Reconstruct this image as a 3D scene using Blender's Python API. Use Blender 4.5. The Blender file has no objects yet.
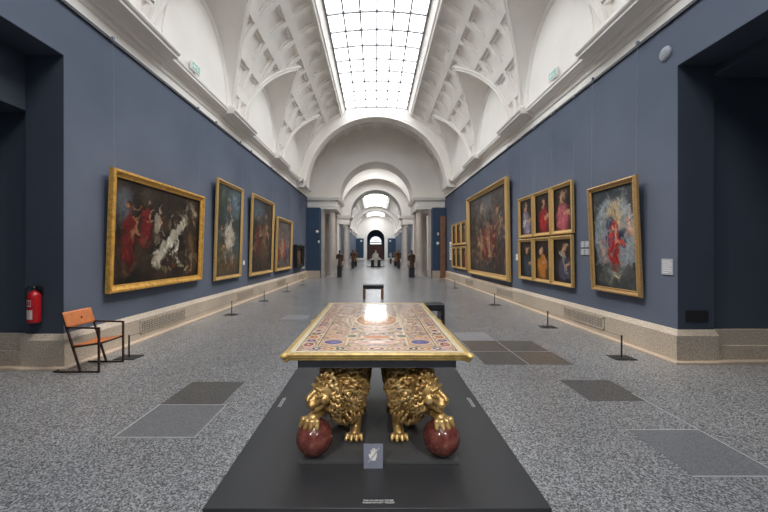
import bpy, bmesh, math, random
import numpy as np
from mathutils import Vector, Matrix
from math import sin, cos, pi, sqrt, radians as rad, asin, acos, atan2

SC = bpy.context.scene
COL = SC.collection
random.seed(7)

# ------------------------------------------------------------------ camera
cam_d = bpy.data.cameras.new('camera')
cam_d.sensor_width = 36.0
cam_d.lens = 16.0
cam_d.shift_x = 8.5 / 768
cam_d.shift_y = -3.5 / 768
cam_d.clip_start = 0.05
cam_d.clip_end = 300
cam = bpy.data.objects.new('camera', cam_d)
COL.objects.link(cam)
cam.location = (-0.05, 0.0, 1.65)
cam.rotation_euler = (pi / 2, 0, 0)
SC.camera = cam

# ------------------------------------------------------------------ world, exposure
w = bpy.data.worlds.new('world')
SC.world = w
w.use_nodes = True
w.node_tree.nodes['Background'].inputs[0].default_value = (0.85, 0.92, 1.0, 1)
w.node_tree.nodes['Background'].inputs[1].default_value = 0.3
SC.view_settings.view_transform = 'Standard'
SC.view_settings.look = 'None'
SC.view_settings.gamma = 1.0
SC.view_settings.use_curve_mapping = False
SC.view_settings.exposure = 0.36
SC.cycles.max_bounces = 10
SC.cycles.diffuse_bounces = 7
SC.cycles.glossy_bounces = 4
SC.cycles.sample_clamp_indirect = 6
SKY_GLOW = 5.0          # brightness of the daylit skylight panes
SKY_GLOW_FAR = 6.5
PICTURE_LIGHT = 1.0

# ceiling track lamps that wash the two long walls (spots fixed on the cornice opposite)
def spot(name, loc, target, power, size=1.0, blend=0.8, radius=0.12, color=(1.0, 0.9, 0.78)):
    l = bpy.data.lights.new(name, 'SPOT')
    l.energy = power
    l.spot_size = size
    l.spot_blend = blend
    l.shadow_soft_size = radius
    l.color = color
    o = bpy.data.objects.new(name, l)
    COL.objects.link(o)
    o.location = loc
    d = Vector(target) - Vector(loc)
    o.rotation_euler = d.to_track_quat('-Z', 'Y').to_euler()
    return o

# added fill lights above the cornice, brightening the vault (they give off light upwards only)
def vault_fill(name, s, y0, y1, power):
    l = bpy.data.lights.new(name, 'AREA')
    l.shape = 'RECTANGLE'
    l.size = 0.25
    l.size_y = y1 - y0
    l.energy = power
    l.color = (1.0, 0.955, 0.90)
    o = bpy.data.objects.new(name, l)
    COL.objects.link(o)
    o.location = (s * 4.24, (y0 + y1) / 2, 6.06)
    o.rotation_euler = (0, pi - s * 1.05, 0)
    return o
for s_ in (-1, 1):
    vault_fill('vault_fill_light', s_, 38.5, 76.0, 30)
# picture lamps aimed at the two hung walls and the skirting below them
for s_ in (-1, 1):
    for k_ in range(7):
        y_ = 3.6 + 3.0 * k_
        spot('picture_spot', (-s_ * 1.6, y_, 9.35), (s_ * 4.5, y_ + 0.5, 1.3), 900, 0.62, 0.9, 0.08, (1.0, 0.88, 0.74))
spot('table_fill', (-2.6, -3.4, 5.6), (-0.1, 2.5, 0.5), 620, 0.34, 0.9, 0.1, (1.0, 0.93, 0.84))  # added front light on the lions, no known lamp there
spot('table_fill', (2.6, -3.4, 5.6), (0.1, 2.5, 0.5), 620, 0.34, 0.9, 0.1, (1.0, 0.93, 0.84))  # second added front light, mirrored to the right
spot('table_fill', (0.0, -1.2, 9.3), (0.0, 3.4, 0.9), 500, 0.36, 0.9, 0.1, (1.0, 0.93, 0.84))

# ------------------------------------------------------------------ materials
def srgb(r, g, b):
    f = lambda c: (c / 255 / 12.92) if c <= 10 else ((c / 255 + 0.055) / 1.055) ** 2.4
    return (f(r), f(g), f(b))

class Mat:
    """small helper round a node material"""
    def __init__(self, name):
        self.m = bpy.data.materials.new(name)
        self.m.use_nodes = True
        self.n = self.m.node_tree.nodes
        self.l = self.m.node_tree.links
        self.b = self.n['Principled BSDF']
    def set(self, color=None, rough=0.5, metal=0.0, spec=0.5, coat=0.0):
        if color is not None:
            self.b.inputs['Base Color'].default_value = (*color, 1)
        self.b.inputs['Roughness'].default_value = rough
        self.b.inputs['Metallic'].default_value = metal
        self.b.inputs['Specular IOR Level'].default_value = spec
        self.b.inputs['Coat Weight'].default_value = coat
        return self
    def coords(self):
        return self.n.new('ShaderNodeTexCoord').outputs['Object']
    def noise(self, scale, detail=4, rough=0.5, dist=0.0, vec=None):
        t = self.n.new('ShaderNodeTexNoise')
        t.inputs['Scale'].default_value = scale
        t.inputs['Detail'].default_value = detail
        t.inputs['Roughness'].default_value = rough
        t.inputs['Distortion'].default_value = dist
        self.l.new(vec if vec is not None else self.coords(), t.inputs['Vector'])
        return t.outputs['Fac']
    def voronoi(self, scale, feature='F1', out='Distance', vec=None):
        t = self.n.new('ShaderNodeTexVoronoi')
        t.feature = feature
        t.inputs['Scale'].default_value = scale
        self.l.new(vec if vec is not None else self.coords(), t.inputs['Vector'])
        return t.outputs[out]
    def ramp(self, fac, stops, interp='LINEAR'):
        r = self.n.new('ShaderNodeValToRGB')
        r.color_ramp.interpolation = interp
        e = r.color_ramp.elements
        while len(e) < len(stops):
            e.new(0.5)
        for el, (p, c) in zip(e, stops):
            el.position = p
            el.color = (*c, 1) if len(c) == 3 else c
        self.l.new(fac, r.inputs['Fac'])
        return r.outputs['Color']
    def mix(self, fac, a, b, blend='MIX'):
        m = self.n.new('ShaderNodeMix')
        m.data_type = 'RGBA'
        m.blend_type = blend
        for v, i in ((fac, 0), (a, 6), (b, 7)):
            if isinstance(v, (int, float)):
                m.inputs[i].default_value = v
            elif isinstance(v, tuple):
                m.inputs[i].default_value = (*v, 1)
            else:
                self.l.new(v, m.inputs[i])
        return m.outputs[2]
    def math(self, op, a, b=0.0):
        m = self.n.new('ShaderNodeMath')
        m.operation = op
        for v, i in ((a, 0), (b, 1)):
            if isinstance(v, (int, float)):
                m.inputs[i].default_value = v
            else:
                self.l.new(v, m.inputs[i])
        return m.outputs[0]
    def color(self, s):
        self.l.new(s, self.b.inputs['Base Color'])
        return self
    def rough(self, s):
        self.l.new(s, self.b.inputs['Roughness'])
        return self
    def bump(self, h, strength=0.3, dist=0.01):
        b = self.n.new('ShaderNodeBump')
        b.inputs['Strength'].default_value = strength
        b.inputs['Distance'].default_value = dist
        self.l.new(h, b.inputs['Height'])
        self.l.new(b.outputs[0], self.b.inputs['Normal'])
        return self

def plain(name, color, rough=0.5, metal=0.0, spec=0.5, vary=0.12, scale=8.0, bump=0.0):
    m = Mat(name).set(color, rough, metal, spec)
    a = tuple(c * (1 - vary) for c in color)
    b = tuple(min(1, c * (1 + vary)) for c in color)
    n = m.noise(scale, 5)
    m.color(m.ramp(n, [(0.3, a), (0.7, b)]))
    if bump:
        m.bump(m.noise(scale * 5, 3), bump, 0.01)
    return m.m

M = {}
M['blue_wall'] = plain('blue_wall_paint', (0.106, 0.128, 0.178), 0.75, spec=0.25, vary=0.05, scale=1.2)
M['dark_blue'] = plain('dark_blue_wall', (0.055, 0.070, 0.100), 0.75, spec=0.25, vary=0.05, scale=1.2)
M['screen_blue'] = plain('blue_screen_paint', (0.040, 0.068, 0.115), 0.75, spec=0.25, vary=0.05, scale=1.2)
M['plaster'] = plain('warm_white_plaster', (0.84, 0.80, 0.75), 0.8, spec=0.2, vary=0.04, scale=0.8)
M['plaster_grey'] = plain('grey_white_plaster', (0.78, 0.74, 0.695), 0.8, spec=0.2, vary=0.05, scale=0.8)
M['black_metal'] = plain('black_metal', (0.02, 0.02, 0.022), 0.45, spec=0.5, vary=0.1)
M['rail'] = plain('dark_hanging_rail', (0.03, 0.033, 0.045), 0.5)
M['wire'] = plain('steel_wire', (0.20, 0.22, 0.27), 0.5)
M['brown_metal'] = plain('brown_painted_steel', (0.045, 0.022, 0.014), 0.45, spec=0.5)
M['leather'] = plain('tan_leather', (0.52, 0.17, 0.055), 0.55, vary=0.15, scale=14, bump=0.1)
M['black_leather'] = plain('black_leather', (0.022, 0.022, 0.026), 0.4, bump=0.1, scale=20)
M['platform'] = plain('grey_platform_lacquer', (0.031, 0.032, 0.036), 0.36, spec=0.45, vary=0.05, scale=2)
M['slab_grey'] = plain('grey_plinth_lacquer', (0.060, 0.063, 0.067), 0.34, spec=0.5, vary=0.05, scale=2)
M['support'] = plain('grey_table_support', (0.15, 0.16, 0.185), 0.55, vary=0.05, scale=2)
M['white'] = plain('white_enamel', (0.78, 0.78, 0.76), 0.45, vary=0.03)
M['lettering'] = plain('white_lettering', (0.75, 0.75, 0.74), 0.6, vary=0.02)
M['card'] = plain('grey_label_card', (0.36, 0.38, 0.42), 0.6, vary=0.03)
M['card_dark'] = plain('slate_blue_card', (0.21, 0.23, 0.30), 0.55, vary=0.03)
M['ink'] = plain('dark_ink', (0.07, 0.075, 0.09), 0.7, vary=0.02)
M['red'] = plain('red_enamel', (0.40, 0.010, 0.016), 0.3, vary=0.06)
M['pale_print'] = plain('pale_printed_label', (0.62, 0.50, 0.48), 0.5, vary=0.12, scale=60)
M['green'] = plain('exit_green', (0.22, 0.48, 0.38), 0.4, vary=0.04)
M['brown_wood'] = plain('brown_wood', (0.23, 0.105, 0.055), 0.45, vary=0.25, scale=5)
M['red_wood'] = plain('dark_red_wood', (0.09, 0.028, 0.02), 0.4, vary=0.25, scale=5)
M['marble'] = plain('white_marble', (0.72, 0.68, 0.62), 0.45, vary=0.08, scale=6)
M['dark_bronze'] = plain('brown_bronze', (0.075, 0.038, 0.02), 0.45, metal=0.3, vary=0.3, scale=12)
M['gilt_bronze'] = plain('ochre_wood_carving', (0.36, 0.19, 0.06), 0.5, metal=0.1, vary=0.3, scale=12)
M['black_stone'] = plain('black_pedestal', (0.018, 0.02, 0.026), 0.5)

# gilding of the picture frames
def gilt(name, c, sc=40, strength=0.4, rough=0.38):
    m = Mat(name).set(c, rough, 0.35, 0.5)
    n = m.noise(sc, 4, 0.6)
    m.color(m.ramp(n, [(0.3, tuple(x * 0.55 for x in c)), (0.65, c)]))
    m.bump(m.noise(sc * 1.3, 3), strength, 0.01)
    return m.m
M['gilt'] = gilt('bright_gilding', (0.80, 0.45, 0.10), 14, 0.15)
M['gilt_carved'] = gilt('carved_gilding', (0.74, 0.49, 0.19), 45, 0.8)
M['gilt_dark'] = gilt('aged_gilding', (0.58, 0.36, 0.15), 45, 0.8)
M['gilt_rim'] = gilt('gilded_table_rim', (0.62, 0.43, 0.15), 20, 0.2, 0.3)
M['ebony'] = plain('dark_frame_wood', (0.015, 0.013, 0.013), 0.4)

# gilt bronze of the lions: worn ochre gold over brown
m = Mat('gilded_bronze').set((0.5, 0.3, 0.1), 0.36, 0.6, 0.5)
n1 = m.noise(9, 6, 0.65)
m.color(m.ramp(n1, [(0.30, (0.26, 0.15, 0.05)), (0.5, (0.55, 0.37, 0.145)), (0.7, (0.80, 0.60, 0.30))]))
m.rough(m.math('ADD', m.math('MULTIPLY', n1, 0.25), 0.24))
m.bump(m.noise(70, 4, 0.6), 0.25, 0.004)
M['lion_gold'] = m.m

# mottled red porphyry-like marble for the balls
m = Mat('red_marble').set((0.2, 0.05, 0.04), 0.16, 0, 0.5)
n1 = m.noise(7, 8, 0.7, 0.6)
v1 = m.voronoi(26)
base = m.ramp(n1, [(0.35, (0.05, 0.014, 0.012)), (0.52, (0.13, 0.034, 0.028)), (0.64, (0.20, 0.075, 0.058)), (0.76, (0.42, 0.26, 0.20))])
m.color(m.mix(m.ramp(v1, [(0.06, (0.3, 0.3, 0.3)), (0.35, (0, 0, 0))]), base, (0.28, 0.12, 0.09)))
M['red_marble'] = m.m

# granite columns
m = Mat('grey_granite_column').set((0.5, 0.45, 0.4), 0.4, 0, 0.4)
n1 = m.noise(60, 5, 0.7)
n2 = m.noise(1.6, 4)
c1 = m.ramp(n1, [(0.35, (0.36, 0.315, 0.285)), (0.65, (0.64, 0.58, 0.53))])
m.color(m.mix(0.35, c1, m.ramp(n2, [(0.3, (0.44, 0.37, 0.33)), (0.7, (0.66, 0.61, 0.57))])))
M['column'] = m.m

# stone of the skirting plinth: speckled beige granite with joints
def stone(name, a, b, c, joint=True):
    m = Mat(name).set(b, 0.5, 0, 0.35)
    n1 = m.noise(45, 5, 0.75)
    n2 = m.noise(1.3, 5, 0.6)
    base = m.ramp(n1, [(0.36, a), (0.5, b), (0.66, c)])
    base = m.mix(m.ramp(n2, [(0.35, (0, 0, 0)), (0.7, (0.55, 0.55, 0.55))]), base, tuple(x * 0.72 for x in b))
    m.color(base)
    m.bump(n1, 0.15, 0.004)
    return m.m
M['plinth'] = stone('speckled_beige_plinth_stone', (0.29, 0.235, 0.18), (0.52, 0.44, 0.355), (0.74, 0.66, 0.57))
M['kerb'] = stone('warm_cream_kerb_stone', (0.42, 0.32, 0.24), (0.57, 0.455, 0.35), (0.70, 0.59, 0.48))

# terrazzo-like granite floor
def floor_mat(name, dark, mid, light, sp=1.0, rough=0.27, grain=95):
    m = Mat(name).set(mid, rough, 0, 0.5)
    v = m.voronoi(grain, 'F1', 'Color')
    sep = m.n.new('ShaderNodeSeparateColor')
    m.l.new(v, sep.inputs[0])
    n2 = m.noise(grain * 1.7, 2, 0.6)
    g = m.math('ADD', m.math('MULTIPLY', sep.outputs[0], 0.6), m.math('MULTIPLY', n2, 0.4))
    base = m.ramp(g, [(0.15, dark), (0.45, mid), (0.85, light)])
    big = m.noise(0.7, 5, 0.6)
    base = m.mix(m.ramp(big, [(0.35, (0, 0, 0)), (0.75, (0.25, 0.25, 0.25))]), base, tuple(x * 0.6 for x in mid))
    stain = m.noise(3.2, 6, 0.7)
    base = m.mix(m.ramp(stain, [(0.66, (0, 0, 0)), (0.80, (0.4, 0.4, 0.4))]), base, tuple(x * 0.5 for x in mid))
    m.color(base)
    m.rough(m.math('ADD', m.math('MULTIPLY', m.noise(0.5, 2), 0.05), rough - 0.05))
    return m.m
M['floor'] = floor_mat('speckled_grey_floor', (0.050, 0.050, 0.052), (0.175, 0.175, 0.180), (0.47, 0.47, 0.475), grain=98)
M['slab_dark'] = floor_mat('dark_grey_floor_slab', (0.062, 0.060, 0.060), (0.10, 0.097, 0.094), (0.16, 0.155, 0.15), grain=130)
M['slab_mid'] = floor_mat('mid_grey_floor_slab', (0.13, 0.13, 0.14), (0.17, 0.17, 0.18), (0.24, 0.24, 0.25), grain=130)
M['slab_brown'] = floor_mat('brown_grey_floor_slab', (0.085, 0.07, 0.062), (0.12, 0.102, 0.09), (0.19, 0.165, 0.15), grain=130)
M['slab_pale'] = floor_mat('pale_grey_floor_slab', (0.20, 0.20, 0.21), (0.30, 0.30, 0.315), (0.42, 0.42, 0.43), grain=130)
M['joint'] = plain('pale_floor_joint', (0.36, 0.355, 0.35), 0.5, vary=0.1)

# painted pictures and inlay: colours come from the mesh's own colour attribute
def paint_mat(name, rough, spec, coat, brush=0.5, scale=30):
    m = Mat(name).set((0.1, 0.1, 0.1), rough, 0, spec, coat)
    m.b.inputs['Coat Roughness'].default_value = 0.06
    a = m.n.new('ShaderNodeVertexColor')
    a.layer_name = 'paint'
    if brush:
        n = m.noise(scale, 5, 0.7, 0.8)
        f = m.ramp(n, [(0.3, (1 - brush,) * 3), (0.7, (1 + brush,) * 3)])
        m.color(m.mix(1.0, a.outputs[0], f, 'MULTIPLY'))
    else:
        m.color(a.outputs[0])
    return m.m
M['canvas'] = paint_mat('oil_paint_on_canvas', 0.45, 0.35, 0.0, 0.35, 16)
M['inlay'] = paint_mat('polished_stone_inlay', 0.22, 0.5, 0.5, 0.12, 60)

# daylight through the frosted roof glass
def glow(name, strength, color=(0.93, 0.97, 1.0)):
    m = bpy.data.materials.new(name)
    m.use_nodes = True
    nt = m.node_tree
    nt.nodes.remove(nt.nodes['Principled BSDF'])
    e = nt.nodes.new('ShaderNodeEmission')
    e.inputs[0].default_value = (*color, 1)
    e.inputs[1].default_value = strength
    nt.links.new(e.outputs[0], nt.nodes['Material Output'].inputs[0])
    return m
M['sky_glass'] = glow('daylit_frosted_glass', SKY_GLOW)
M['sky_glass_far'] = glow('daylit_frosted_glass_far', SKY_GLOW_FAR)
M['rotunda_glow'] = glow('rotunda_fill_glow', 10.0)  # glow for the added opening above the rotunda
M['fan_glass'] = glow('daylit_fanlight_glass', 1.1)
M['muntin'] = plain('grey_glazing_bar', (0.34, 0.34, 0.35), 0.5)

# ------------------------------------------------------------------ mesh builder
class MB:
    def __init__(self):
        self.v = []
        self.f = []
        self.mi = []
    def add(self, vs, fs, mi=0):
        o = len(self.v)
        self.v += [tuple(p) for p in vs]
        self.f += [tuple(i + o for i in f) for f in fs]
        self.mi += [mi] * len(fs)
        return self
    def box(self, x0, x1, y0, y1, z0, z1, mi=0):
        vs = [(x0, y0, z0), (x1, y0, z0), (x1, y1, z0), (x0, y1, z0), (x0, y0, z1), (x1, y0, z1), (x1, y1, z1), (x0, y1, z1)]
        fs = [(0, 3, 2, 1), (4, 5, 6, 7), (0, 1, 5, 4), (1, 2, 6, 5), (2, 3, 7, 6), (3, 0, 4, 7)]
        return self.add(vs, fs, mi)
    def tube(self, pts, r, n=8, mi=0, caps=True):
        """tube through points; r is a number or a list"""
        pts = [Vector(p) for p in pts]
        rs = r if isinstance(r, (list, tuple)) else [r] * len(pts)
        vs, fs = [], []
        up = None
        for i, p in enumerate(pts):
            t = (pts[min(i + 1, len(pts) - 1)] - pts[max(i - 1, 0)]).normalized()
            if up is None:
                up = Vector((0, 0, 1)) if abs(t.z) < 0.9 else Vector((1, 0, 0))
            a = t.cross(up)
            if a.length < 1e-6:
                a = t.orthogonal()
            a.normalize()
            b = a.cross(t).normalized()
            up = b
            for k in range(n):
                q = 2 * pi * k / n
                vs.append(p + (a * cos(q) + b * sin(q)) * rs[i])
        for i in range(len(pts) - 1):
            for k in range(n):
                k2 = (k + 1) % n
                fs.append((i * n + k, i * n + k2, (i + 1) * n + k2, (i + 1) * n + k))
        if caps:
            fs.append(tuple(range(n))[::-1])
            fs.append(tuple((len(pts) - 1) * n + k for k in range(n)))
        return self.add(vs, fs, mi)
    def bar(self, p0, p1, wd, ht, mi=0):
        """rectangular bar between two points"""
        p0, p1 = Vector(p0), Vector(p1)
        t = (p1 - p0).normalized()
        up = Vector((0, 0, 1)) if abs(t.z) < 0.95 else Vector((0, 1, 0))
        a = t.cross(up).normalized() * wd / 2
        b = a.cross(t).normalized() * ht / 2
        vs = [p + s * a + u * b for p in (p0, p1) for s, u in ((-1, -1), (1, -1), (1, 1), (-1, 1))]
        fs = [(0, 1, 2, 3), (7, 6, 5, 4), (0, 4, 5, 1), (1, 5, 6, 2), (2, 6, 7, 3), (3, 7, 4, 0)]
        return self.add(vs, fs, mi)
    def lathe(self, prof, n=24, c=(0, 0, 0), mi=0, axis='Z'):
        """prof: list of (radius, height)"""
        vs, fs = [], []
        for r, h in prof:
            for k in range(n):
                q = 2 * pi * k / n
                p = (r * cos(q), r * sin(q), h) if axis == 'Z' else (r * cos(q), h, r * sin(q))
                if axis == 'X':
                    p = (h, r * cos(q), r * sin(q))
                vs.append((p[0] + c[0], p[1] + c[1], p[2] + c[2]))
        for i in range(len(prof) - 1):
            for k in range(n):
                k2 = (k + 1) % n
                fs.append((i * n + k, i * n + k2, (i + 1) * n + k2, (i + 1) * n + k))
        fs.append(tuple(range(n))[::-1])
        fs.append(tuple((len(prof) - 1) * n + k for k in range(n)))
        return self.add(vs, fs, mi)
    def sweep(self, prof, path, mi=0, closed_prof=False):
        """prof rows (list of points) already in 3-D given by path(i)->list of points"""
        rows = [path(p) for p in prof]
        n = len(rows[0])
        vs = [q for r in rows for q in r]
        fs = []
        m = len(rows)
        for i in range(m if closed_prof else m - 1):
            j = (i + 1) % m
            for k in range(n - 1):
                fs.append((i * n + k, i * n + k + 1, j * n + k + 1, j * n + k))
        return self.add(vs, fs, mi)
    def sphere(self, c, r, nu=20, nv=14, mi=0, rot=None):
        r = r if isinstance(r, (tuple, list)) else (r, r, r)
        vs, fs = [], []
        for i in range(nv + 1):
            th = pi * i / nv
            for k in range(nu):
                q = 2 * pi * k / nu
                p = Vector((r[0] * sin(th) * cos(q), r[1] * sin(th) * sin(q), r[2] * cos(th)))
                if rot is not None:
                    p = rot @ p
                vs.append(p + Vector(c))
        for i in range(nv):
            for k in range(nu):
                k2 = (k + 1) % nu
                fs.append((i * nu + k, (i + 1) * nu + k, (i + 1) * nu + k2, i * nu + k2))
        return self.add(vs, fs, mi)
    def cap(self, p0, r0, p1, r1, n=12, mi=0):
        """tapered capsule: one closed surface"""
        p0, p1 = Vector(p0), Vector(p1)
        t = (p1 - p0)
        L = t.length
        t.normalize()
        pts, rs = [], []
        for a in (-88, -65, -40, -15):
            pts.append(p0 + t * r0 * sin(rad(a)))
            rs.append(r0 * cos(rad(a)))
        for a in (15, 40, 65, 88):
            pts.append(p1 + t * r1 * sin(rad(a)))
            rs.append(r1 * cos(rad(a)))
        return self.tube(pts, rs, n, mi)
    def chain(self, pr, n=12, mi=0):
        for (a, ra), (b, rb) in zip(pr, pr[1:]):
            self.cap(a, ra, b, rb, n, mi)
        return self
    def mirror_x(self):
        self.v = [(-x, y, z) for x, y, z in self.v]
        self.f = [tuple(reversed(f)) for f in self.f]
        return self
    def build(self, name, mats, parent=None, smooth=False, weld=0.0, normals=True, loc=None):
        me = bpy.data.meshes.new(name)
        me.from_pydata([tuple(p) for p in self.v], [], self.f)
        if not isinstance(mats, (list, tuple)):
            mats = [mats]
        for mt in mats:
            me.materials.append(mt)
        me.polygons.foreach_set('material_index', self.mi)
        if weld or normals:
            bm = bmesh.new()
            bm.from_mesh(me)
            if weld:
                bmesh.ops.remove_doubles(bm, verts=bm.verts, dist=weld)
            if normals:
                bmesh.ops.recalc_face_normals(bm, faces=bm.faces)
            bm.to_mesh(me)
            bm.free()
        if smooth:
            me.polygons.foreach_set('use_smooth', [True] * len(me.polygons))
            if smooth != 'all':
                me.set_sharp_from_angle(angle=rad(35))
        o = bpy.data.objects.new(name, me)
        COL.objects.link(o)
        if parent is not None:
            o.parent = parent
        if loc is not None:
            o.location = loc
        return o

def struct(name, mb, mats, **k):
    o = mb.build(name, mats, **k)
    if k.get('parent') is None:
        o['kind'] = 'structure'
    return o

def thing(name, label, cat, loc=(0, 0, 0), rot=(0, 0, 0), group=None):
    o = bpy.data.objects.new(name, None)
    o.empty_display_size = 0.1
    COL.objects.link(o)
    o.location = loc
    o.rotation_euler = rot
    o['label'] = label
    o['category'] = cat
    if group:
        o['group'] = group
    return o

def tag(o, label, cat, group=None):
    o['label'] = label
    o['category'] = cat
    if group:
        o['group'] = group
    return o

def dup(o, parent=None):
    c = o.copy()
    COL.objects.link(c)
    if parent is not None:
        c.parent = parent
    for ch in list(o.children):
        dup(ch, c)
    return c

def bevel(o, wd=0.01, seg=2):
    b = o.modifiers.new('bevel', 'BEVEL')
    b.width = wd
    b.segments = seg
    b.limit_method = 'ANGLE'
    return o

def remesh(o, voxel=0.01, smooth=4):
    r = o.modifiers.new('remesh', 'REMESH')
    r.mode = 'VOXEL'
    r.voxel_size = voxel
    r.use_smooth_shade = True
    s = o.modifiers.new('smooth', 'SMOOTH')
    s.factor = 0.5
    s.iterations = smooth
    return o

# ------------------------------------------------------------------ dimensions of the hall
W = 4.55            # half width to the blue wall face
ZR = 5.28           # top of the blue lining
VR, VC = 4.45, 5.55 # vault radius and centre height
P = 4.68            # bay length
PIER = [1.53, 6.21, 10.89, 15.57, 20.25]
LUN = [-0.81, 3.87, 8.55, 13.23, 17.91]
T1, T1B = 23.0, 24.8
T2, T2B = 34.2, 36.6
END = 78.0
YL, YR = 4.93, 5.20  # far edge of the side passages
YB = -8.0

# ------------------------------------------------------------------ floor
xs = [-8.0, -4.5, -2.33, -1.67, -1.62, 1.61, 2.27, 2.36, 2.93, 3.04, 4.5, 8.0]
fl = MB()
fl.box(-9, 9, YB - 0.2, END + 6, -0.1, 0.0)
struct('floor', fl, M['floor'])
def slab(name, x0, x1, y0, y1, mat):
    s = MB()
    s.box(x0, x1, y0, y1, -0.004, 0.0022)
    struct(name, s, M[mat])
def joint(name, segs):
    s = MB()
    for x0, x1, y0, y1 in segs:
        s.box(x0, x1, y0, y1, -0.004, 0.0030)
    struct(name, s, M['joint'])
cx0 = -0.05
slab('floor_slab_1', cx0 - 2.33, cx0 - 1.67, 3.70, 4.35, 'slab_dark')
slab('floor_slab_2', cx0 - 2.33, cx0 - 1.62, 3.05, 3.69, 'slab_mid')
slab('floor_slab_3', cx0 + 1.61, cx0 + 2.25, 5.69, 6.36, 'slab_brown')
slab('floor_slab_4', cx0 + 2.26, cx0 + 2.90, 5.69, 6.36, 'slab_dark')
slab('floor_slab_5', cx0 + 1.61, cx0 + 2.25, 5.02, 5.68, 'slab_dark')
slab('floor_slab_6', cx0 + 2.26, cx0 + 2.92, 5.02, 5.68, 'slab_brown')
slab('floor_slab_7', cx0 + 2.38, cx0 + 3.02, 3.79, 4.41, 'slab_dark')
slab('floor_slab_8', cx0 + 2.35, cx0 + 3.00, 2.52, 3.17, 'slab_mid')
slab('floor_slab_9', cx0 - 2.35, cx0 - 1.7, 8.4, 9.0, 'slab_pale')
slab('floor_slab_10', cx0 + 1.6, cx0 + 2.25, 6.40, 7.05, 'slab_pale')
slab('floor_slab_11', cx0 - 1.66, cx0 - 1.0, 10.4, 11.0, 'slab_mid')
joint('floor_joint_1', [(cx0 - 2.35, cx0 - 1.60, 3.035, 3.05), (cx0 - 2.345, cx0 - 2.33, 3.05, 3.70), (cx0 - 2.33, cx0 - 1.62, 3.69, 3.70), (cx0 - 1.62, cx0 - 1.61, 3.05, 3.69)])
joint('floor_joint_2', [(cx0 + 2.25, cx0 + 2.26, 5.02, 6.36), (cx0 + 1.61, cx0 + 2.92, 5.68, 5.69)])
joint('floor_joint_3', [(cx0 + 2.33, cx0 + 3.0, 3.17, 3.18), (cx0 + 2.33, cx0 + 3.02, 2.505, 2.52), (cx0 + 3.0, cx0 + 3.012, 2.51, 4.0)])

# ------------------------------------------------------------------ walls
def side_wall(name, s, yf):
    """blue lining wall with the passage opening: s = -1 left, +1 right"""
    m = MB()
    x0, x1 = sorted((s * W, s * (W + 0.55)))
    y_open = 1.9
    m.box(x0, x1, YB, y_open, 0.0, ZR)
    m.box(x0, x1, yf, 22.6, 0.0, ZR)
    m.box(x0, x1, y_open, yf, 4.5, ZR)
    struct(name, m, M['blue_wall'])
    # passage lining
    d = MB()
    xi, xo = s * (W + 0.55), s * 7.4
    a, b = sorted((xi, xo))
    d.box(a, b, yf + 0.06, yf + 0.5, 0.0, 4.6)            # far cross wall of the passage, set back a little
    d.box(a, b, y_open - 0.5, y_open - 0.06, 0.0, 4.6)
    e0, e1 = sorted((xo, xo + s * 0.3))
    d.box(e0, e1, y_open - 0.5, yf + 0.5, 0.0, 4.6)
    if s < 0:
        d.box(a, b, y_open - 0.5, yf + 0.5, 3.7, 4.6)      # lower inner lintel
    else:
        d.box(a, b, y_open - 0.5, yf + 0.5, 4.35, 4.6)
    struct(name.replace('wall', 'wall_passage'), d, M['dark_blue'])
    # reveal facing the camera, in a darker blue
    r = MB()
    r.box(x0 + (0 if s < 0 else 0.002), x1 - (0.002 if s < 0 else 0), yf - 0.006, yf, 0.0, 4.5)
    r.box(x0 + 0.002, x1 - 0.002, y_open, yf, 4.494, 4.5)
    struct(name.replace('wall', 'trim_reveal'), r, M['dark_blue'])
side_wall('wall_left', -1, YL)
side_wall('wall_right', 1, YR)

def plinth_run(name, s, y0, y1, turn=None):
    """stone skirting with a chamfered top and a kerb step; optional return round the passage corner"""
    prof = [(0.0, 0.48), (-0.02, 0.475), (-0.075, 0.41), (-0.085, 0.40), (-0.085, 0.0)]   # (inward offset from wall, z)
    m = MB()
    def pt(off, z):
        x = s * (W + off)
        if turn is None:
            return [(x, y0, z), (x, y1, z)]
        return [(x, y1, z), (x, y0 + off, z), (s * (W + 0.55), y0 + off, z)]
    m.sweep(prof, lambda q: pt(*q))
    struct(name, m, M['plinth'])
    k = MB()
    kp = [(-0.085, 0.030), (-0.165, 0.030), (-0.175, 0.02), (-0.175, 0.0)]
    k.sweep(kp, lambda q: pt(*q))
    if turn is not None:
        a, b = sorted((s * (W + 0.5), s * 7.4))
        q = MB()
        q.box(a + (0.05 if s > 0 else 0), b - (0.05 if s < 0 else 0), y0 + 0.0, y0 + 0.2, 0.0, 0.475)
        q.box(a + (0.05 if s > 0 else 0), b - (0.05 if s < 0 else 0), y0 - 0.05, y0 + 0.2, 0.035, 0.24)
        struct(name.replace('baseboard', 'baseboard_passage'), q, M['plinth'])
        k.box(a, b, y0 - 0.17, y0 + 0.2, 0.0, 0.035)
    struct(name.replace('baseboard', 'baseboard_kerb'), k, M['kerb'])
plinth_run('baseboard_left', -1, YL, 22.5, turn=1)
plinth_run('baseboard_right', 1, YR, 22.5, turn=1)
plinth_run('baseboard_left_near', -1, YB, 1.85)
plinth_run('baseboard_right_near', 1, YB, 1.85)

# vertical joints between the plinth blocks
def plinth_joints(name, s, ys):
    m = MB()
    for y in ys:
        a, b = sorted((s * (W - 0.0865), s * (W - 0.08)))
        m.box(a, b, y - 0.004, y + 0.004, 0.04, 0.395)
    struct(name, m, M['kerb'])
plinth_joints('trim_plinth_joints_left', -1, [6.1 + 1.17 * k for k in range(14)])
plinth_joints('trim_plinth_joints_right', 1, [6.35 + 1.17 * k for k in range(14)])

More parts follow.
